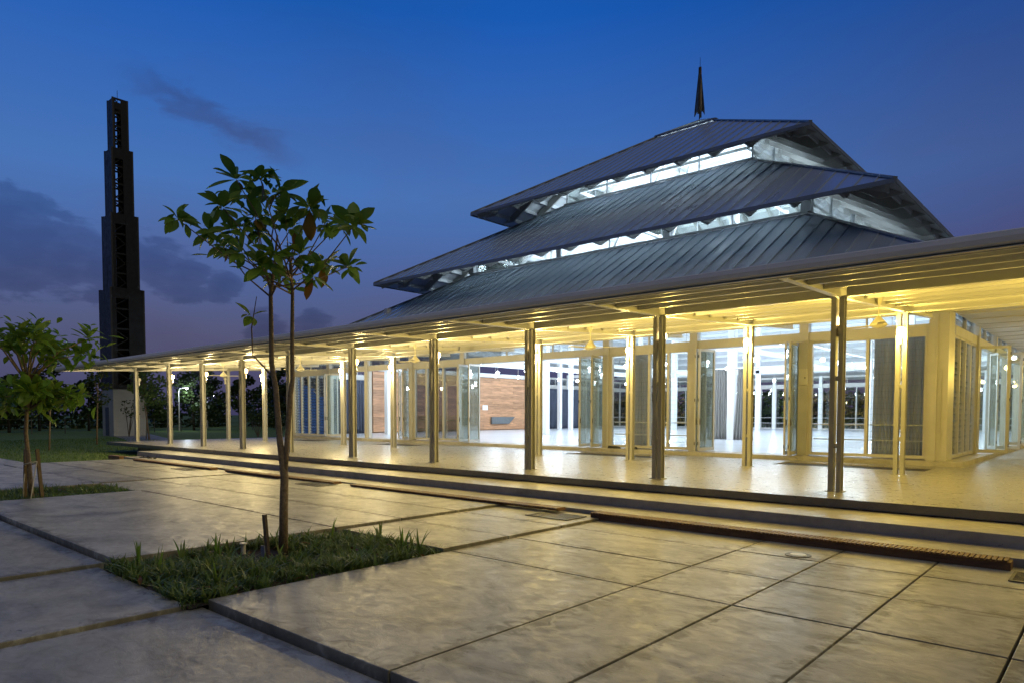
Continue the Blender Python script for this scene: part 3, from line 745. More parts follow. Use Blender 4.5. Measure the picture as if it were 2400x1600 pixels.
# right-hand arm of the veranda: smooth board ceiling
for k in range(56):
    y = 21.02+k*.75
    MB().box(XR+.02, 8.0, y+.012, y+.738, 4.53+.02*(k % 2), 4.60+.02*(k % 2)).build('ceiling_board', 'sheet_metal', ver)
MB().box(XR+.02, 8.05, 20.9, 63.2, 4.66, 4.72).build('roof_deck', 'flashing', ver)
for y in (21.6, 26.2, 30.8, 35.4, 40.0, 44.6):
    for x in (4.6, .12):  # the inner row is added to carry unseen fill lamps
        c = link('column', cm, ver, (x, y, 0))
        for f, mm in zip((-1, 1), me): link('channel', mm, c, (f*.025, 0, 0))

# ---- wall lamps on the posts
def lamp_proto():
    t = thing('wall_lamp', '', 'lamp', (0, 0, 0))
    link('bracket', MB().box(-.03, .03, 0, .05, -.22, -.02).box(-.012, .012, -.05, 0, -.2, -.17).mesh('bracket', 'pipe_white'), t, world=False)
    link('holder', MB().lathe([(.02, -.24), (.032, -.2), (.032, -.06), (.04, -.03)], (0, -.07, 0), 10).mesh('holder', 'pipe_white'), t, world=False)
    link('bulb', MB().lathe([(.025, -.035), (.068, .0), (.085, .06), (.062, .125), (.0, .15)], (0, -.07, 0), 10).mesh('bulb', 'lamp_warm', True), t, world=False)
    return t
LP = lamp_proto(); used = [False]
WATT = 188
def wall_lamp(x, y, z, out, lit, label, group=None, p=1.0, colr=None):
    o = LP if not used[0] else copy_tree(LP); used[0] = True
    o.location = (x, y, z); o.rotation_euler = (0, 0, 0 if out < 0 else math.pi); o['label'] = label
    if group: o['group'] = group
    if not lit:
        for ch in bpy.data.objects:
            if ch.parent == o and ch.name.startswith('bulb'):
                ch.data = ch.data.copy(); ch.data.materials[0] = MAT['pipe_white']
    LAMPS.append((o, lit, p, colr))
    return o
LAMPS = []
G = 'wall lamps on the veranda posts'
ordn = ['nearest', 'second', 'third', 'fourth', 'fifth', 'sixth', 'seventh', 'eighth', 'ninth', 'leftmost']
for i, x in enumerate(CX):
    if i < 2:  # unseen lamps added to light the right part of the veranda
        wall_lamp(x, YO+.08, 3.40, 1, True, 'added unseen warm fill lamp on the %s outer veranda post past the right picture edge' % ('second', 'first')[i], G, .8, WARM); wall_lamp(x, YI-.08, 3.62, -1, True, 'added unseen warm fill lamp on the %s inner veranda post past the right picture edge' % ('second', 'first')[i], G, .8, WARM); continue
    k = i-2; f = k/9; c = tuple(a+(b-a)*min(1, f*1.6) for a, b in zip(WARM, WARM_PALE))
    lit = i != 11
    pw_ = .78+.50*min(1, f*1.5)
    wall_lamp(x, YO+.08, 3.40, 1, lit and i != 7, ('glowing warm lamp on the %s outer post from the right' % ordn[k]) if lit and i != 7 else ('unlit white lamp on the leftmost outer post' if i == 11 else 'unlit white lamp on the outer post behind the tree trunk'), G, pw_, c)
    if i in (6, 9): continue
    wall_lamp(x, YI-.08, 3.62, -1, lit, ('glowing warm lamp on the %s inner post counted from the right' % ordn[k]) if lit else 'unlit white lamp on the leftmost inner post', G, pw_, c)
for k, y in enumerate((21.6, 26.2, 30.8, 35.4, 40.0, 44.6)):  # unseen lamps added to brighten the right-hand ceiling
    wall_lamp(.12, y-.08, 3.62, -1, True, 'added unseen warm fill lamp on the %s post of the right side veranda' % ordn[k], G, .8, WARM)
for o, lit, p, c in LAMPS:
    if lit: light(o, (0, -.26, -.02), WATT*p, c, .07)

# ---- ceiling fans
def fan_proto():
    t = thing('ceiling_fan', '', 'fan', (0, 0, 0), 'ceiling fans under the veranda')
    link('canopy', MB().lathe([(.10, 0), (.095, -.03), (.03, -.14)], (0, 0, 0), 14).mesh('canopy', 'fan_paint', False), t, world=False)
    link('rod', MB().lathe([(.014, -.13), (.014, -.40)], (0, 0, 0), 8).mesh('rod', 'fan_paint'), t, world=False)
    link('motor', MB().lathe([(.025, -.36), (.05, -.40), (.16, -.53), (.165, -.565), (.10, -.60), (.03, -.62)], (0, 0, 0), 16).mesh('motor', 'fan_paint', False), t, world=False)
    mb = MB().prism([(.12, -.035, -.565), (.30, -.06, -.575), (.72, -.075, -.575), (.72, .065, -.555), (.30, .05, -.555), (.12, .035, -.555)], (0, 0, .008))
    me = mb.mesh('blade', 'fan_paint')
    for k in range(3): link('blade', me, t, rot=(0, 0, k*2*math.pi/3), world=False)
    return t
FP = fan_proto()
for i, (x, lab) in enumerate(((-3.78, 'cream ceiling fan with three blades nearest the right corner'), (-10.83, 'cream ceiling fan in front of the wide open doorway and curtain bay'), (-18.05, 'cream ceiling fan hanging before the middle glass panels'),
                              (-25.2, 'cream ceiling fan just right of the forked trunk'), (-31.9, 'cream ceiling fan at the far left end of the veranda'))):
    o = FP if i == 0 else copy_tree(FP); o.location = (x, 15.5, 4.145); o['label'] = lab
    o.rotation_euler = (0, 0, (.85, .3, 1.2, .5, .75)[i])

# ================================================================== INTERIOR LAMPS
def pend_proto():
    t = thing('pendant_lamp', 'round white pendant lamp hanging on a thin cord inside the hall', 'lamp', (0, 0, 0), 'pendant lamps inside the hall')
    link('cord', MB().lathe([(.008, .1), (.008, .8)], n=5).mesh('cord', 'pipe_white'), t, world=False)
    link('cap', MB().lathe([(.05, .06), (.045, .13), (.01, .15)], n=10).mesh('cap', 'pipe_white'), t, world=False)
    link('globe', MB().lathe([(.0, -.11), (.06, -.09), (.10, -.03), (.10, .02), (.05, .06)], n=12).mesh('globe', 'lamp_cool', True), t, world=False)
    return t
PP = pend_proto(); ring = []
hr = 9.9
for k in range(9):
    s = -hr+k*2*hr/9
    ring += [(XC+s, YC-hr), (XC+hr, YC+s), (XC-s, YC+hr), (XC-hr, YC-s)]
inner = [(XC+a, YC+b) for a in (-4, 4) for b in (-4.5, 4.5)]
front = [(x, 24.6) for x in (-5.6, -9.1, -12.7, -16.3, -20, -23.7, -27.2, -30.7, -34.2)]
sider = [(-6.6, y) for y in (29, 34, 39, 44, 49, 54)]
for i, (x, y) in enumerate(ring+inner+front+sider):
    o = PP if i == 0 else copy_tree(PP); o.location = (x, y, 4.22 if i < len(ring)+len(inner) else 4.35)
    nth = ['first', 'second', 'third', 'fourth', 'fifth', 'sixth', 'seventh', 'eighth', 'ninth']
    if i < len(ring): o['label'] = 'round white pendant lamp, %s from the %s in the %s inner row' % (nth[i//4], ('left', 'front', 'right', 'back')[i % 4], ('near', 'right-hand', 'far', 'left-hand')[i % 4])
    elif i < len(ring)+4: o['label'] = 'round white pendant lamp at the %s corner of the hall centre' % ('front left', 'back left', 'front right', 'back right')[i-len(ring)]
    elif i < len(ring)+4+len(front): o['label'] = 'round white pendant lamp just behind the front glass, %s from the right' % nth[i-len(ring)-4]
    else: o['label'] = 'round white pendant lamp along the right glass wall, %s from the front' % nth[i-len(ring)-4-len(front)]
PENDS = [o for o in bpy.data.objects if o.name.startswith('pendant_lamp')]
PW = 72
for i, o in enumerate(PENDS):
    light(o, (0, 0, -.19), PW, COOL, .08)
# uplights on the ring beams that light the roof well
ug = 'uplights on the roof ring beams'
UP = thing('uplight', 'small white uplight on a roof ring beam behind the clerestory glass', 'lamp', (0, 0, 0), ug)
link('housing', MB().box(-.12, .12, -.06, .06, 0, .10).mesh('housing', 'pipe_white'), UP, world=False)
link('lens', MB().box(-.10, .10, -.045, .045, .101, .108).mesh('lens', 'uplight_cool'), UP, world=False)
first = True
for z, hq in ((9.80, 8.0), (13.90, 4.3)):
    for q in range(4):
        P = rot4(q); MB().bar(P(-hq-.06, hq, z+.05), P(hq+.06, hq, z+.05), .12, .1).build('lighting_rail', 'white_wall', hall)
for z, hq, us, pw in ((9.905, 8.0, (-6, -2, 2, 6), 140), (14.005, 4.3, (-3, 0, 3), 115)):
    for q in range(4):
        P = rot4(q)
        for u in us:
            o = UP if first else copy_tree(UP); first = False
            o.location = P(u, hq, z); o.rotation_euler = (0, 0, q*math.pi/2)
            o['label'] = 'small uplight behind the %s clerestory, %s side, %s of its row' % ('lower' if z < 12 else 'upper', ('front', 'right', 'back', 'left')[q], ('first', 'second', 'third', 'last')[us.index(u)])
            light(o, (0, 0, .5), pw*(1.8 if q == 1 else 1.15), COOL, .35)

# ================================================================== CURTAINS
def curtain(x0, y0, x1, y1, z0, z1, label, m, gather=1.0, folds=9, amp=.07, flare=1.0):
    d = Vector((x1-x0, y1-y0, 0)); L = d.length; d.normalize(); nrm = Vector((-d.y, d.x, 0)); nu, nv = folds*8, 10; mb = MB()
    ph = random.uniform(0, 6); cx = L/2
    for j in range(nv+1):
        v = j/nv; wv = gather+(flare-gather)*(v**1.4)
        for i in range(nu+1):
            s = i/nu; a = amp*(.55+.45*v)*(math.sin(s*folds*2*math.pi+ph+.6*math.sin(3*v+ph))+.35*math.sin(s*folds*4.6+1.7*ph))
            q = Vector((x0, y0, 0))+d*(cx+(s*L-cx)*wv)+nrm*a
            mb.v.append((q.x, q.y, z1+(z0-z1)*v))
    mb.f = [(j*(nu+1)+i, j*(nu+1)+i+1, (j+1)*(nu+1)+i+1, (j+1)*(nu+1)+i) for j in range(nv) for i in range(nu)]
    o = mb.build('curtain', m, smooth=True); md = o.modifiers.new('t', 'SOLIDIFY'); md.thickness = .006
    return tag(o, label, 'curtain')
curtain(-5.5, 22.15, -4.85, 22.15, FZ+.02, 3.95, 'grey curtain behind the middle pane of the right corner window', 'curtain_grey', .95, 7, .05)
curtain(-4.75, 22.2, -4.0, 22.2, FZ+.02, 3.95, 'grey curtain flaring out behind the rightmost pane of the front', 'curtain_grey', .72, 8, .05, 1.05)
curtain(-13.75, 22.2, -12.7, 22.2, FZ+.02, 3.95, 'grey curtain behind the window left of the right doorway', 'curtain_grey', .62, 8, .06, 1.05)
curtain(-15.3, 32.0, -14.35, 32.45, FZ+.02, 3.95, 'pale grey curtain tied at the left of an inner white column', 'curtain_grey', .62, 8, .08, 1.1)
curtain(-14.05, 32.1, -13.2, 32.35, FZ+.02, 3.95, 'pale grey curtain just right of the same inner column', 'curtain_grey', .6, 7, .08, 1.05)
curtain(XL+.5, 45.1, XL+.5, 48.2, FZ+.02, 3.9, 'dark navy curtain right of the timber wall', 'curtain_dark', 1, 16, .05)
curtain(XL+.5, 48.5, XL+.5, 51.6, FZ+.02, 3.9, 'second dark navy curtain from the timber wall', 'curtain_dark', 1, 16, .05)
curtain(XL+.5, 22.3, XL+.5, 26.9, FZ+.02, 3.9, 'dark curtain left of the timber wall inside the far doorway', 'curtain_dark', 1, 22, .05)
MB().box(-15.6, -12.9, 32.2, 32.22, 3.95, 3.97).build('curtain_rail', 'grate_steel', hall)

# ================================================================== SMALL THINGS
bx = thing('switch_box', 'cream wall box with a keyhole on the post between corner window and doorway', 'box', (-7.28, YF-.07, 2.9))
MB().box(-7.40, -7.15, YF-.13, YF-.061, 2.68, 3.16).build('case', 'plastic_box', bx, bevel=.008)
MB().box(-7.24, -7.20, YF-.135, YF-.131, 2.88, 2.91).build('lock', 'black_rubber', bx)
def shoe(x, y, z, rz, m, label, grp, open_=False):
    mb = MB(); n = 10; outl = []
    for i in range(n):
        t_ = i/(n-1); outl.append((-.14+.28*t_, .035+.018*math.sin(t_*math.pi*1.1)+(.0 if t_ < .9 else -.03)))
    pts = [(a, b) for a, b in outl]+[(a, -b) for a, b in outl[::-1]]
    t_ = thing('shoe', label, 'shoe', (x, y, z), grp, (0, 0, rz))
    link('sole', MB().prism([(a, b, 0) for a, b in pts], (0, 0, .025)).mesh('sole', m), t_, world=False)
    up = MB()
    if open_:
        for s in (-1, 1): up.tube([(.09, 0, .03), (.05, s*.025, .065), (-.02, s*.045, .03)], .008, 5)
    else:
        prof = [(-.13, .02, .06), (-.06, .036, .07), (.0, .04, .062), (.07, .042, .05), (.12, .028, .03)]
        vs = []
        for a, w, hh in prof: vs.append([(a, -w, .025), (a, -w*.7, .025+hh*.8), (a, 0, .025+hh), (a, w*.7, .025+hh*.8), (a, w, .025)])
        for p_, q_ in zip(vs, vs[1:]):
            for k in range(4): up.poly([p_[k], p_[k+1], q_[k+1], q_[k]])
        up.poly(vs[0]); up.poly(vs[-1])
    link('upper', up.mesh('upper', m), t_, world=False)
for i, (x, y, z, r, o_) in enumerate(((-14.0, 21.42, FZ, .3, False), (-13.75, 21.40, FZ, .5, False), (-13.2, 21.44, FZ, -.2, False), (-13.0, 21.40, FZ, 2.6, False))):
    shoe(x, y, z, r, 'black_rubber', ('leftmost', 'second from left', 'third from left', 'rightmost')[i]+' of four black shoes on the ledge below the curtain window', 'black shoes on the hall ledge', o_)
for i, (x, y, r) in enumerate(((-28.25, 10.45, .3), (-28.0, 10.52, .6), (-27.45, 10.42, .1), (-27.2, 10.5, -.3))):
    shoe(x, y, .10, r, 'black_rubber', ('leftmost', 'second from left', 'third from left', 'rightmost')[i]+' of four dark sandals at the far left of the low step', 'sandals on the low step', True)

# timber step benches with grates between them
lab = ['nearest brown timber step at the right end of the stairs', 'brown timber step in front of the wide middle doorway', 'brown timber step behind the forked tree trunk', 'farthest brown timber step at the left end of the stairs']
for (a, b), lb in zip(((-6.8, -.94), (-13.75, -7.5), (-20.1, -14.45), (-27.3, -21.06)), lab):
    t_ = thing('timber_step', lb, 'step', ((a+b)/2, 9.9, 0), 'timber steps along the stairs')
    zb = .0 if a > -8 else .07 if a > -15 else .055
    MB().box(a, b, 9.77, 9.81, zb, .095).box(a, b, 9.96, 10.0, zb, .095).build('edge_beam', 'deck_wood', t_)
    m = MB(); x = a+.02; d = False
    while x < b-.05:
        m.box(x, x+.042, 9.735+(.006 if d else 0), 10.01, .0955, .118+random.uniform(0, .003)); x += .056; d = not d
    m.build('slats', 'deck_wood', t_, kind='stuff')
    MB().box(a, a+.04, 9.812, 9.958, zb, .094).box(b-.04, b, 9.812, 9.958, zb, .094).build('end_board', 'deck_wood', t_)
for (x0, x1, z, lb) in ((-7.75, -6.85, .037, 'grey drain grate right of the middle timber step'), (-15.2, -14.2, .072, 'grey drain grate between the middle and third timber steps'), (-22.5, -21.4, .052, 'far grey drain grate near the left end of the stairs'), (-.9, .15, .002, 'steel drain grate at the right edge beside the nearest timber step')):
    t_ = thing('drain_grate', lb, 'grate', ((x0+x1)/2, 9.5, z), 'drain grates along the stairs')
    MB().box(x0, x1, 9.15, 9.19, z, z+.012).box(x0, x1, 9.70, 9.73, z, z+.012).box(x0, x0+.03, 9.19, 9.70, z, z+.012).box(x1-.03, x1, 9.19, 9.70, z, z+.012).build('frame', 'grate_steel', t_)
    m = MB(); y = 9.2
    while y < 9.69: m.box(x0+.03, x1-.03, y, y+.012, z, z+.010); y += .03
    m.build('bars', 'grate_steel', t_, kind='stuff')
    MB().poly([(x0+.03, 9.19, z+.003), (x1-.03, 9.19, z+.003), (x1-.03, 9.70, z+.003), (x0+.03, 9.70, z+.003)]).build('sump', 'joint_fill', t_)
cv = thing('drain_cover', 'round metal cover set in the paving near the timber step', 'cover', (-3.07, 9.03, .002))
MB().lathe([(.16, 0), (.16, .006), (.12, .008)], (-3.07, 9.03, .003), 20).build('plate', 'grate_steel', cv)
MB().lathe([(.10, .0081), (.095, .014), (.02, .015)], (-3.07, 9.03, .003), 16).build('lid', 'fan_paint', cv)
cr = thing('timber_offcut', 'short brown timber block at the left end of the stairs', 'timber', (-30.2, 10.3, -.07))
MB().box(-30.9, -29.7, 10.1, 10.35, -.07, .10).box(-30.7, -29.9, 10.36, 10.6, -.07, .06).build('block', 'deck_wood', cr, bevel=.01)

# ================================================================== TREES IN THE PLAZA
def leaf_mesh(name, m, L=.32, W=.15, curl=.3):
    mb = MB(); n = 6; rows = []
    for i in range(n+1):
        t_ = i/n; w = W/2*(math.sin(math.pi*min(1, t_**1.25*.97+.03))**.8) if 0 < i < n else .004
        y = L*t_; z = -curl*L*t_*t_
        rows.append([(-w, y, z+w*.35), (0, y, z), (w, y, z+w*.35)])
    for a in rows: mb.v += a
    for i in range(n):
        k = i*3; mb.f += [(k, k+1, k+4, k+3), (k+1, k+2, k+5, k+4)]
    me = mb.mesh(name, m, True); return me
LV = {m: [leaf_mesh('leaf', m, .285*s, .13*s, c) for s, c in ((1, .2), (.85, .45), (1.1, .05), (.7, .3))] for m in ('leaf_green', 'leaf_dark', 'leaf_rust', 'leaf_bright')}
def rosette(parent, c, n, mats, droop=0.0, scale=1.0):
    a0 = random.uniform(0, 6.28)
    for k in range(n):
        m = random.choices(mats, [.68, .28, .04] if len(mats) == 3 else None)[0]
        me = random.choice(LV[m]); az = a0+k*2.399; tilt = R(random.uniform(-35, 72)) - droop*(.5 if m != 'leaf_rust' else 1.6)
        if m == 'leaf_rust': tilt = R(random.uniform(-85, -35))
        s = scale*random.uniform(.8, 1.15)
        o = link('leaf', me, parent)
        o.rotation_euler = (tilt, random.uniform(-.5, .5), az); o.scale = (s, s, s)
        d = Vector((-math.sin(az)*math.cos(tilt), math.cos(az)*math.cos(tilt), math.sin(tilt)))*.02
        o.location = (c[0]+d.x, c[1]+d.y, c[2]+d.z)
T1 = thing('almond_tree', 'young forked almond tree with large leaves in the near planter', 'tree', (-8.19, 4.75, -.03))
sA = [(-8.19, 4.75, -.06), (-8.18, 4.76, .56), (-8.17, 4.77, .99), (-8.21, 4.73, 1.48), (-8.24, 4.70, 2.14), (-8.28, 4.67, 2.45), (-8.28, 4.67, 3.35), (-8.24, 4.71, 3.75), (-8.22, 4.74, 4.1)]
sB = [(-8.17, 4.77, .95), (-8.14, 4.79, 1.36), (-8.10, 4.83, 2.05), (-8.08, 4.85, 2.25), (-8.08, 4.85, 2.72), (-8.07, 4.86, 3.37), (-8.09, 4.84, 3.72), (-8.0, 4.9, 4.0)]
tr = MB(); tr.tube(sA, [.062, .055, .052, .040, .036, .033, .026, .018, .012], 9); tr.tube(sB, [.035, .036, .033, .030, .027, .022, .016, .010], 8)
tr.tube([(-8.25, 4.70, 2.25), (-8.46, 4.51, 2.56), (-8.47, 4.50, 2.9), (-8.42, 4.55, 3.31)], [.014, .011, .009, .005], 6)
for s in (sA, sB):
    for z in (.35, .75, 1.9, 2.25, 2.9):
        p0 = s[min(int(z*2), len(s)-1)]
        tr.tube([(p0[0], p0[1], p0[2]-.03), (p0[0]+.01, p0[1], p0[2]), (p0[0], p0[1], p0[2]+.03)], [.03, .052, .03], 7) if s is sA and z < 1 else None
trunk = tr.build('trunk', 'bark', T1, smooth=True)
ROS = [(-8.19, 4.18, 4.66), (-7.78, 4.27, 4.61), (-8.02, 4.68, 4.58), (-7.41, 4.71, 4.27), (-8.05, 3.94, 4.23), (-9.0, 3.81, 4.25), (-9.49, 4.48, 4.28), (-8.91, 4.75, 4.74), (-8.81, 4.76, 4.42), (-7.73, 4.57, 4.22), (-7.8, 5.18, 4.24), (-7.18, 5.18, 4.12), (-8.06, 4.17, 3.75), (-7.67, 4.37, 3.7), (-7.59, 4.68, 3.74), (-8.36, 5.52, 3.85), (-7.98, 5.65, 3.8), (-8.87, 4.8, 4.26), (-8.51, 5.11, 4.3), (-7.88, 4.37, 3.59), (-7.6, 4.87, 3.51), (-8.84, 4.44, 4.22), (-7.92, 5.5, 4.35), (-9.28, 4.54, 4.08), (-8.73, 5.08, 3.67)]
br = MB()
for c in ROS:
    root = Vector(sA[6] if (c[0]+c[1]*-.9) < (-8.19-4.75*.9) or random.random() < .45 else sB[5])
    st = root+Vector((0, 0, random.uniform(-.1, .45))); e = Vector(c); md_ = st.lerp(e, .5)+Vector((0, 0, -.07))+Vector((random.uniform(-.06, .06), random.uniform(-.06, .06), 0))
    br.tube([st, md_, e], [.013, .009, .006], 5)
crown = br.build('crown', 'bark', T1, smooth=True)
for c in ROS: rosette(crown, c, 11, ['leaf_green', 'leaf_dark', 'leaf_rust'])
rosette(crown, (-8.47, 4.50, 3.06), 5, ['leaf_bright', 'leaf_bright', 'leaf_green'], scale=.8)
def loose_leaves(parent, cents, n, m, sc, spread):
    mb = MB()
    for _ in range(n):
        c = Vector(random.choice(cents))+Vector((random.gauss(0, spread), random.gauss(0, spread), random.gauss(0, spread*.7)))
        me = LV[m][random.randrange(4)]; M = Matrix.Translation(c) @ (Matrix.Rotation(random.uniform(0, 6.28), 4, 'Z') @ Matrix.Rotation(R(random.uniform(-60, 60)), 4, 'X') @ Matrix.Rotation(random.uniform(-.6, .6), 4, 'Y')) @ Matrix.Scale(sc*random.uniform(.6, 1.1), 4)
        i = len(mb.v); mb.v += [tuple(M @ v.co) for v in me.vertices]; mb.f += [tuple(i+k for k in p.vertices) for p in me.polygons]
    mb.build('foliage', m, parent, smooth=True, kind='stuff')
loose_leaves(crown, ROS, 130, 'leaf_dark', .75, .10)
loose_leaves(crown, ROS, 90, 'leaf_green', .75, .10)
# far planter tree, fuller crown, staked
T2 = thing('almond_tree', 'leafy green young tree tied to stakes in the far left planter', 'tree', (-17.1, 4.1, .03))
tr = MB(); st2 = [(-17.1, 4.1, -.05), (-17.13, 4.08, .7), (-17.2, 4.05, 1.4), (-17.16, 4.08, 2.0), (-17.2, 4.1, 2.6)]
tr.tube(st2, [.055, .046, .04, .034, .024], 9)
tr.build('trunk', 'bark', T2, smooth=True)
br = MB(); rs = []
random.seed(21)
for k in range(27):
    a = random.uniform(0, 6.28); rr = random.uniform(.3, 1.2); up_ = k % 2
    z = (2.95+random.uniform(-.1, .75)*(1-rr/2.6)+.1 if up_ else 2.0+random.uniform(-.12, .35))
    if not up_: rr *= .78
    c = (-17.2+rr*math.cos(a), 4.1+rr*math.sin(a), z); rs.append(c)
    s0 = Vector(st2[3 if not up_ else 4]); br.tube([s0-Vector((0, 0, .15)), s0.lerp(Vector(c), .5)+Vector((0, 0, .1)), c], [.024, .015, .007], 5)
crown2 = br.build('crown', 'bark', T2, smooth=True)
for c in rs: rosette(crown2, c, 11, ['leaf_bright', 'leaf_green', 'leaf_green'], scale=1.2)
loose_leaves(crown2, rs, 420, 'leaf_bright', 1.0, .19)
loose_leaves(crown2, rs, 200, 'leaf_green', 1.0, .19)
# stakes, ropes, plate, pipe
sk = thing('tree_stake', 'short weathered wooden stake beside the forked trunk', 'stake', (-8.34, 4.6, 0))
MB().bar((-8.33, 4.61, -.1), (-8.37, 4.59, .48), .07, .035).build('post', 'stake_wood', sk)
pl = thing('plant_label', 'small blue-grey plate standing at the stake foot', 'plate', (-8.27, 4.5, -.03))
MB().bar((-8.25, 4.50, -.06), (-8.26, 4.50, .10), .09, .012).build('plate', 'sign_plate', pl)
pp = thing('pipe_stub', 'pale plastic pipe stub in the planter soil', 'pipe', (-8.62, 4.42, -.04))
MB().lathe([(.03, -.05), (.03, .08), (.05, .082), (.05, .1), (.0, .1)], (-8.62, 4.42, 0), 10).build('pipe', 'pipe_white', pp)
for i, (dx, dy, lb) in enumerate(((-.22, -.05, 'left wooden stake supporting the far planter tree'), (.18, .12, 'right wooden stake supporting the far planter tree'))):
    s_ = thing('tree_stake', lb, 'stake', (-17.1+dx, 4.1+dy, 0))
    MB().bar((-17.1+dx*1.2, 4.1+dy*1.2, -.1), (-17.12+dx*.75, 4.1+dy*.75, 1.05), .075, .06).build('post', 'stake_wood', s_)
rp = MB().tube([(-17.30, 4.06, .70), (-17.1, 3.98, .74), (-16.93, 4.17, .80), (-17.05, 4.25, .76), (-17.30, 4.06, .70)], .014, 5)
rp.tube([(-16.93, 4.17, .80), (-16.75, 4.05, .35), (-16.55, 3.95, .05)], .012, 5); rp.tube([(-17.31, 4.06, .70), (-17.27, 4.0, .3), (-17.24, 3.98, 0)], .012, 5)
tag(rp.build('rope', 'rope', smooth=True), 'pale rope tying the far planter tree to its stakes', 'rope')

# ================================================================== GROUND COVER
def blade(mb, x, y, z, h, w, az, lean, seg=3):
    d = Vector((math.cos(az), math.sin(az), 0)); n = Vector((-d.y, d.x, 0)); i = len(mb.v)
    for k in range(seg+1):
        t_ = k/seg; c = Vector((x, y, z))+d*(lean*h*t_*t_)+Vector((0, 0, h*t_*(1-.25*lean*t_))); ww = w*(1-t_)**.6*(1 if k < seg else 0)+.0008
        if k == 0: ww = w*.6
        mb.v += [tuple(c-n*ww), tuple(c+n*ww)]
    for k in range(seg): a = i+2*k; mb.f.append((a, a+1, a+3, a+2))
def cover(x0, x1, y0, y1, ntuft, name, label, seed, bare=None):
    random.seed(seed); mb = MB(); g2 = MB()
    for _ in range(ntuft):
        x, y = random.uniform(x0, x1), random.uniform(y0, y1)
        if bare and (x-bare[0])**2+(y-bare[1])**2 < bare[2]**2*random.uniform(.4, 1.6): continue
        z = -.06; clump = .5+.5*math.sin(x*3.1+seed)*math.cos(y*2.7+seed*2)+random.uniform(-.25, .25); kind = random.random()
        if clump < .12 and random.random() < .75: continue
        if kind < .55:
            hh = random.uniform(.10, .20)+.14*max(0, clump-.4)
            for k in range(random.randint(5, 9)): blade(mb, x+random.uniform(-.03, .03), y+random.uniform(-.03, .03), z, hh*random.uniform(.6, 1.25), random.uniform(.010, .024), random.uniform(0, 6.28), random.uniform(.2, 1.3))
        else:
            for k in range(random.randint(12, 20)): blade(g2, x+random.uniform(-.07, .07), y+random.uniform(-.07, .07), z, random.uniform(.05, .17), random.uniform(.003, .007), random.uniform(0, 6.28), random.uniform(.3, 1.6), 2)
    dl = MB()
    for _ in range(60):
        x, y = random.uniform(x0, x1), random.uniform(y0, y1); M = Matrix.Translation((x, y, random.uniform(-.035, .05))) @ Matrix.Rotation(random.uniform(0, 6.28), 4, 'Z') @ Matrix.Rotation(random.uniform(-.5, .5), 4, 'X') @ Matrix.Scale(random.uniform(.3, .6), 4)
        me = LV['leaf_rust'][random.randrange(4)]; i = len(dl.v); dl.v += [tuple(M @ v.co) for v in me.vertices]; dl.f += [tuple(i+k for k in p.vertices) for p in me.polygons]
    o = dl.build('fallen_leaves', 'leaf_rust', kind='stuff'); o['label'] = 'fallen brown leaves lying in the '+label.split(' in the ')[-1]; o['category'] = 'leaves'
    o = mb.build(name, 'cover_leaf', kind='stuff'); o['label'] = label; o['category'] = 'ground cover'
    o = g2.build('grass_tufts', 'grass_blade', kind='stuff'); o['label'] = 'fine green grass growing in the '+label.split(' in the ')[-1]; o['category'] = 'grass'
cover(-8.95, -6.62, 2.84, 6.16, 1250, 'ground_cover', 'low strap-leaved green plants filling the bed in the near planter', 3, (-8.35, 4.5, .48))
cover(-18.9, -16.65, 2.95, 6.0, 900, 'ground_cover', 'low strap-leaved green plants filling the bed in the far left planter', 5)
random.seed(11)
LL = ['tall broad-leaved plant at the left corner of the near planter', 'broad-leaved plant near the left edge of the near planter', 'broad-leaved plant behind the left front of the near planter', 'light green upright plant left of the wooden stake', 'reddish-tipped plant just left of the wooden stake',
      'broad-leaved plant left of the forked trunk foot', 'leafy plant in front of the forked trunk foot', 'upright plant behind the trunk at the back planter edge', 'single spiky plant at the back right planter edge', 'fan-shaped plant near the right corner of the near planter', 'pale pointed plant at the right corner of the near planter', 'broad-leaved clump at the front corner of the near planter']
PS = [(-8.75, 3.15), (-8.25, 3.2), (-8.6, 3.6), (-8.75, 4.0), (-8.35, 3.95), (-8.45, 4.95), (-7.75, 4.45), (-8.5, 5.7), (-7.75, 6.0), (-7.2, 5.95), (-6.75, 5.85), (-7.0, 3.3)]
for (x, y), lb in zip(PS, LL):
    t_ = thing('bed_plant', lb, 'plant', (x, y, -.05), 'broad-leaved plants in the near planter')
    for k in range(random.randint(4, 7)):
        mb = MB(); blade(mb, x+random.uniform(-.02, .02), y+random.uniform(-.02, .02), -.06, random.uniform(.22, .42), random.uniform(.016, .028), random.uniform(0, 6.28), random.uniform(.05, .55), 5)
        mb.build('leaf', 'cover_leaf' if k % 3 else 'leaf_green', t_)
# lawn blades
random.seed(9); mb = MB()
for _ in range(15000):
    r_ = random.random(); x = -28.75-28*r_**1.3; y = random.uniform(7.0, 19.5)
    if x > -30.3 and y > 9.9: continue
    if x > -37.2 and y > 11.9: continue
    blade(mb, x, y, -.075, random.uniform(.05, .12), .007+.012*r_, random.uniform(0, 6.28), random.uniform(.2, .9), 2)
o = mb.build('lawn_blades', 'grass_blade', kind='stuff'); o['label'] = 'short green lawn beside the plaza at the left'; o['category'] = 'grass'

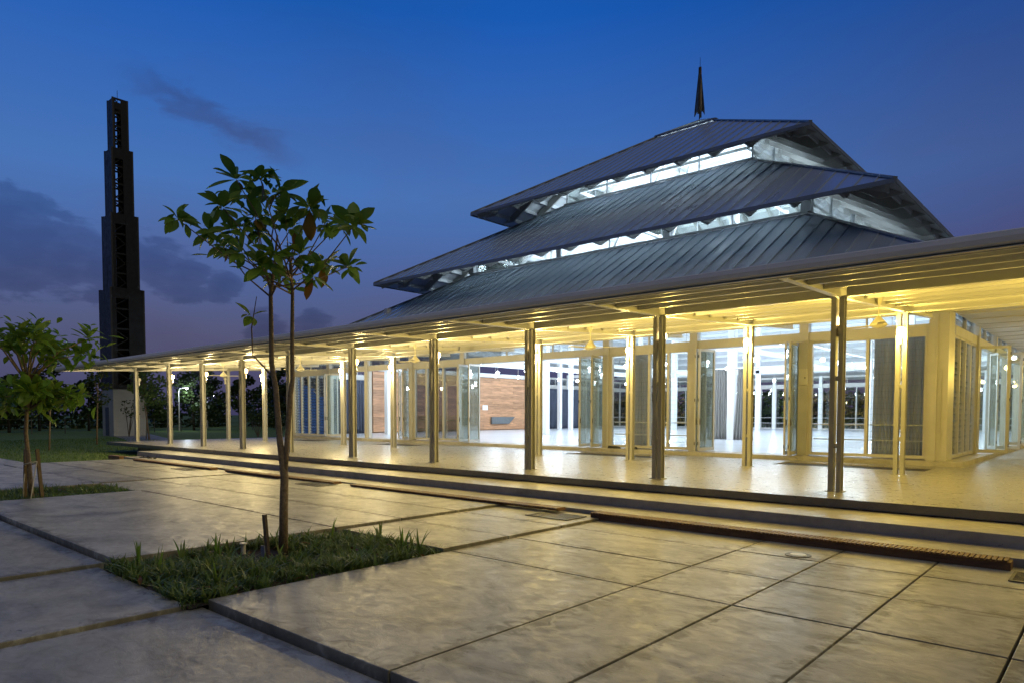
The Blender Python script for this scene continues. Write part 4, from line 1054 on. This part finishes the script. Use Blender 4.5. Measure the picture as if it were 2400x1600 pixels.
# ================================================================== TOWER
tw = thing('minaret_tower', 'tall black steel lattice tower stepping inwards on a white base', 'tower', (-62.2, 21.5, -.05))
TX, TY = -62.1, 21.6
def tw_tier(w, z0, z1, nx):
    h = w/2; s = w*.30
    body = MB()
    for sx in (-1, 1):
        for sy in (-1, 1):
            cx_, cy_ = TX+sx*(h-.06), TY+sy*(h-.06); body.box(cx_-.06, cx_+.06, cy_-.06, cy_+.06, z0, z1)
    o = body.build('tier_frame', 'tower_edge', tw)
    for f in range(4):
        c, s_ = [(1, 0), (0, 1), (-1, 0), (0, -1)][f]
        Pm = lambda a, b, z: (TX+a*c-b*s_, TY+a*s_+b*c, z)   # b outward = -y for f=0
        for sg in (-1, 1):
            # the faces turned to the plaza keep a slot with the bracing showing
            a0, a1 = .02*sg, (h-.125)*sg
            if f == 1: a0 = (-.33*w if sg < 0 else .02*w)
            if f == 3: a0 = (-.10*w if sg < 0 else .16*w) if w < 1.8 else .02*sg
            p, q = Pm(a0, -h+.04, z0), Pm(a1, -h+.01, z1)
            MB().box(p[0], q[0], p[1], q[1], z0, z1-.1).build('cladding_panel', 'dark_steel', o)
        if f in (1, 3):
            zz = z0
            lat = MB(); st = (z1-z0)/nx
            for k in range(nx):
                a, b = z0+k*st, z0+(k+1)*st
                lat.bar(Pm(-h+.1, -h+.12, a), Pm(h-.1, -h+.12, b), .07, .07); lat.bar(Pm(h-.1, -h+.12, a), Pm(-h+.1, -h+.12, b), .07, .07)
                lat.bar(Pm(-h+.1, -h+.12, b-.05), Pm(h-.1, -h+.12, b-.05), .08, .14)
            lat.build('cross_brace', 'dark_steel', o)
            for k in (0,): 
                p, q = Pm(-h+.13, -h+.03, z1-.1), Pm(h-.13, -h+.02, z1-.02); 
        p, q = Pm(-h+.13, -h+.05, z0), Pm(h-.13, -h+.02, z0)
        MB().box(p[0], q[0], p[1], q[1], z0, z0+.35).build('band_panel', 'dark_steel', o)
        MB().box(p[0], q[0], p[1], q[1], z1-.85 if z1 < 26 else z1-.9, z1-.35 if z1 > 26 else z1-.1).build('band_panel', 'dark_steel', o)
    return o
tw_tier(2.62, 3.78, 11.9, 5); tw_tier(2.12, 11.6, 17.9, 4); tw_tier(1.66, 17.6, 23.2, 4); tw_tier(1.22, 22.9, 27.26, 4)
MB().tube([(TX, TY, 26), (TX, TY, 28.1)], .02, 5).build('antenna', 'dark_steel', tw)
MB().box(TX-1.25, TX+1.25, TY-1.25, TY+1.25, -.1, 3.78).build('base_block', 'tower_wall', tw)
MB().box(TX-.55, TX+.25, TY-1.27, TY-1.251, -.02, 2.3).build('door', 'tower_door', tw)

# ================================================================== BACKGROUND
def crown_leaves(mb, c, r, n, s, flat=.75):
    for _ in range(n):
        while True:
            p = Vector((random.uniform(-1, 1), random.uniform(-1, 1), random.uniform(-1, 1)))
            if .25 < p.length < 1: break
        p = Vector(c)+Vector((p.x*r, p.y*r, p.z*r*flat))
        a = Vector((random.gauss(0, 1), random.gauss(0, 1), random.gauss(0, .6))).normalized(); b = a.orthogonal().normalized()*s*.5; a = a*s
        mb.poly([p-a*.5, p+b, p+a*.5, p-b])
def bg_tree(x, y, h, r, label, group, n=900, s=.22, trunk_h=.45, lean=0, m='foliage', bark='bark_dark', name='background_tree', thin=.06):
    t_ = thing(name, label, 'tree', (x, y, -.07), group)
    tk = MB(); top = (x+lean, y+lean*.4, h*.82)
    tk.tube([(x, y, -.1), (x+lean*.4, y+lean*.2, h*.4), top], [thin*1.3, thin, thin*.35], 7)
    cl = MB()
    nb_ = 7
    for k in range(nb_):
        a = k*2.4+random.uniform(-.4, .4); rr = r*random.uniform(.35, .8); zz = h*(trunk_h+(1-trunk_h)*(k+.6)/nb_)
        c = (x+lean*.7+rr*math.cos(a)*(1.15-k/nb_*.6), y+rr*math.sin(a)*(1.15-k/nb_*.6), zz)
        tk.tube([(x+lean*zz/h*.8, y+lean*.4*zz/h, zz*.78), c], [thin*.4, thin*.15], 5)
        crown_leaves(cl, c, r*random.uniform(.32, .55), n//nb_, s)
    tk.build('trunk', bark, t_, smooth=True); cl.build('crown', m, t_)
def shrub(x, y, h, r, label, group=None, n=500, s=.16, m='foliage'):
    t_ = thing('shrub', label, 'shrub', (x, y, -.07), group)
    st = MB(); cl = MB()
    for k in range(6):
        a = random.uniform(0, 6.28); e = (x+r*.6*math.cos(a), y+r*.6*math.sin(a), h*random.uniform(.55, .9)); st.tube([(x, y, -.1), ((x*1.3+e[0])/2.3, (y*1.3+e[1])/2.3, e[2]*.5), e], [.03, .022, .01], 5)
        crown_leaves(cl, e, r*.5, n//6, s, .8)
    st.build('stem', 'bark_dark', t_); cl.build('crown', m, t_)
random.seed(33)
gb = 'dark trees beyond the lawn'
bg_tree(-50.9, 19.3, 5.2, 1.7, 'slim tree lit green behind the leftmost veranda post', None, 700, .22, .5, -.6, 'cover_leaf', 'bark', 'young_tree', .05)
bg_tree(-52.0, 19.5, 2.4, .4, 'bare thin sapling beside the slim lit tree', None, 60, .12, .8, .1, 'cover_leaf', 'bark', 'young_tree', .03)
bg_tree(-45.9, 14.4, 4.4, 1.1, 'thin sapling on the lawn just left of the tower base', None, 200, .18, .55, .2, 'foliage', 'bark', 'young_tree', .04)
bg_tree(-40.6, 10.55, 3.4, .9, 'thin sapling on the lawn behind the leafy planter tree', None, 260, .18, .6, .2, 'foliage', 'bark', 'young_tree', .035)
shrub(-59.2, 20.9, 3.0, .75, 'sparse leafy shrub in front of the white tower base', None, 130, .15, 'foliage')
for i, (x, y, r, h, lb) in enumerate(((-50.8, 27.4, 1.3, 1.9, 'rounded hedge bush between the left veranda posts'), (-49.5, 28.6, 1.2, 1.7, 'rounded hedge bush just left of the hall corner'), (-47.5, 29.5, 1.2, 1.6, 'low bush hard against the left hall corner'))):
    shrub(x, y, h, r, lb, 'bushes beside the hall', 900, .13, 'foliage')
k = 0
desc = ['far left', 'second', 'third', 'fourth', 'fifth', 'sixth', 'seventh', 'eighth', 'ninth', 'tenth', 'eleventh', 'twelfth', 'thirteenth', 'fourteenth']
for i, (x, y, h, r) in enumerate(((-78, 10, 5.5, 2.6), (-84, 14, 6.5, 2.8), (-80, 17.5, 5.2, 2.4), (-86, 21.5, 6.8, 2.6), (-82, 25, 5.5, 2.4), (-76, 33.5, 6.5, 2.6), (-82, 37.5, 5.6, 2.6), (-74, 37.8, 5.8, 2.2), (-72, 41.5, 7.0, 1.8), (-78, 46, 5.6, 2.6), (-70, 46, 5.0, 2.0), (-80, 30, 4.6, 2.4), (-90, 50, 6.5, 3.0), (-95, 3, 6, 3))):
    bg_tree(x, y, h, r, 'dark silhouetted tree beyond the lawn, %s from the left' % desc[i] if i else 'dark silhouetted tree farthest left beyond the lawn', gb, 1500, .30, .3, random.uniform(-.4, .4), thin=.11)
# low dark thicket along the site boundary (a mass)
th = MB()
for x, y, r in [(-97+random.uniform(-4, 4), y, random.uniform(1.2, 2.4)) for y in range(-12, 100, 3)]:
    crown_leaves(th, (x, y, 1.3), r*1.25, 330, .5, .9)
o = th.build('boundary_thicket', 'foliage', kind='stuff'); o['label'] = 'dark thicket along the far edge of the grounds'; o['category'] = 'thicket'
# trees behind the hall
th = MB()
for x in range(-70, 20, 3): crown_leaves(th, (x+random.uniform(-1, 1), 82+random.uniform(-3, 3), 2.2), random.uniform(2.2, 3.4), 260, .6, .9)
o = th.build('rear_thicket', 'foliage', kind='stuff'); o['label'] = 'dark thicket behind the hall seen through its rear windows'; o['category'] = 'thicket'
for i, (x, y, h, r, lb) in enumerate(((-24.5, 64.5, 4.2, 1.4, 'small lit tree seen through the rear doorway'), (-33, 66, 5, 1.8, 'dark tree behind the hall seen through its rear windows'))):
    bg_tree(x, y, h, r, lb, None, 500, .2, .35, .2, 'cover_leaf', 'bark', 'young_tree', .05)
# far fence
fe = thing('wire_fence', 'low wire fence with thin posts along the far lawn edge', 'fence', (-72, 20, -.07))
pm_ = MB().box(-.03, .03, -.03, .03, -.05, 1.35).mesh('fence_post', 'grate_steel')
yy = -6
while yy < 46: link('fence_post', pm_, fe, (-72, yy, 0)); yy += 2.6
for z in (.35, .8, 1.25): MB().tube([(-72, -6, z), (-72, 46, z)], .012, 4).build('wire', 'grate_steel', fe)
# street lamps
def street_lamp(x, y, h, lit, label, pw=0):
    t_ = thing('street_lamp', label, 'lamp', (x, y, -.07), 'street lamps beyond the lawn')
    MB().tube([(x, y, -.1), (x, y, h-.35), (x+.1, y+.1, h-.08), (x+.5, y+.5, h)], [.07, .05, .04, .035], 7).build('pole', 'pipe_white', t_)
    MB().box(x+.45, x+.95, y+.42, y+.68, h-.03, h+.07).build('head', 'grate_steel', t_)
    MB().lathe([(.0, -.12), (.12, -.08), (.14, 0)], (x+.72, y+.55, h-.035), 10).build('bulb', 'lamp_street' if lit else 'pipe_white', t_)
    if lit: 
        l_ = light(t_, (0.72, .55, h-.2), pw, COOL, .1)
street_lamp(-75.5, 31.7, 4.55, True, 'lit street lamp shining white between the left veranda posts', 260)
street_lamp(-88, 40.5, 4.2, True, 'distant double street lamp glowing small behind the veranda', 60)
street_lamp(-66, 4.2, 5.2, False, 'unlit pale lamp pole at the far left edge', 0)
# far low houses of the town
hs = thing('far_house', 'low dark house roof on the horizon behind the veranda posts', 'house', (-140, 96, -.07))
MB().box(-150, -130, 88, 106, -.07, 3.2).build('wall', 'tower_wall', hs)
MB().prism([(-151, 87, 3.2), (-129, 87, 3.2), (-140, 87, 6.2)], (0, 20, 0)).build('roof', 'flashing', hs)
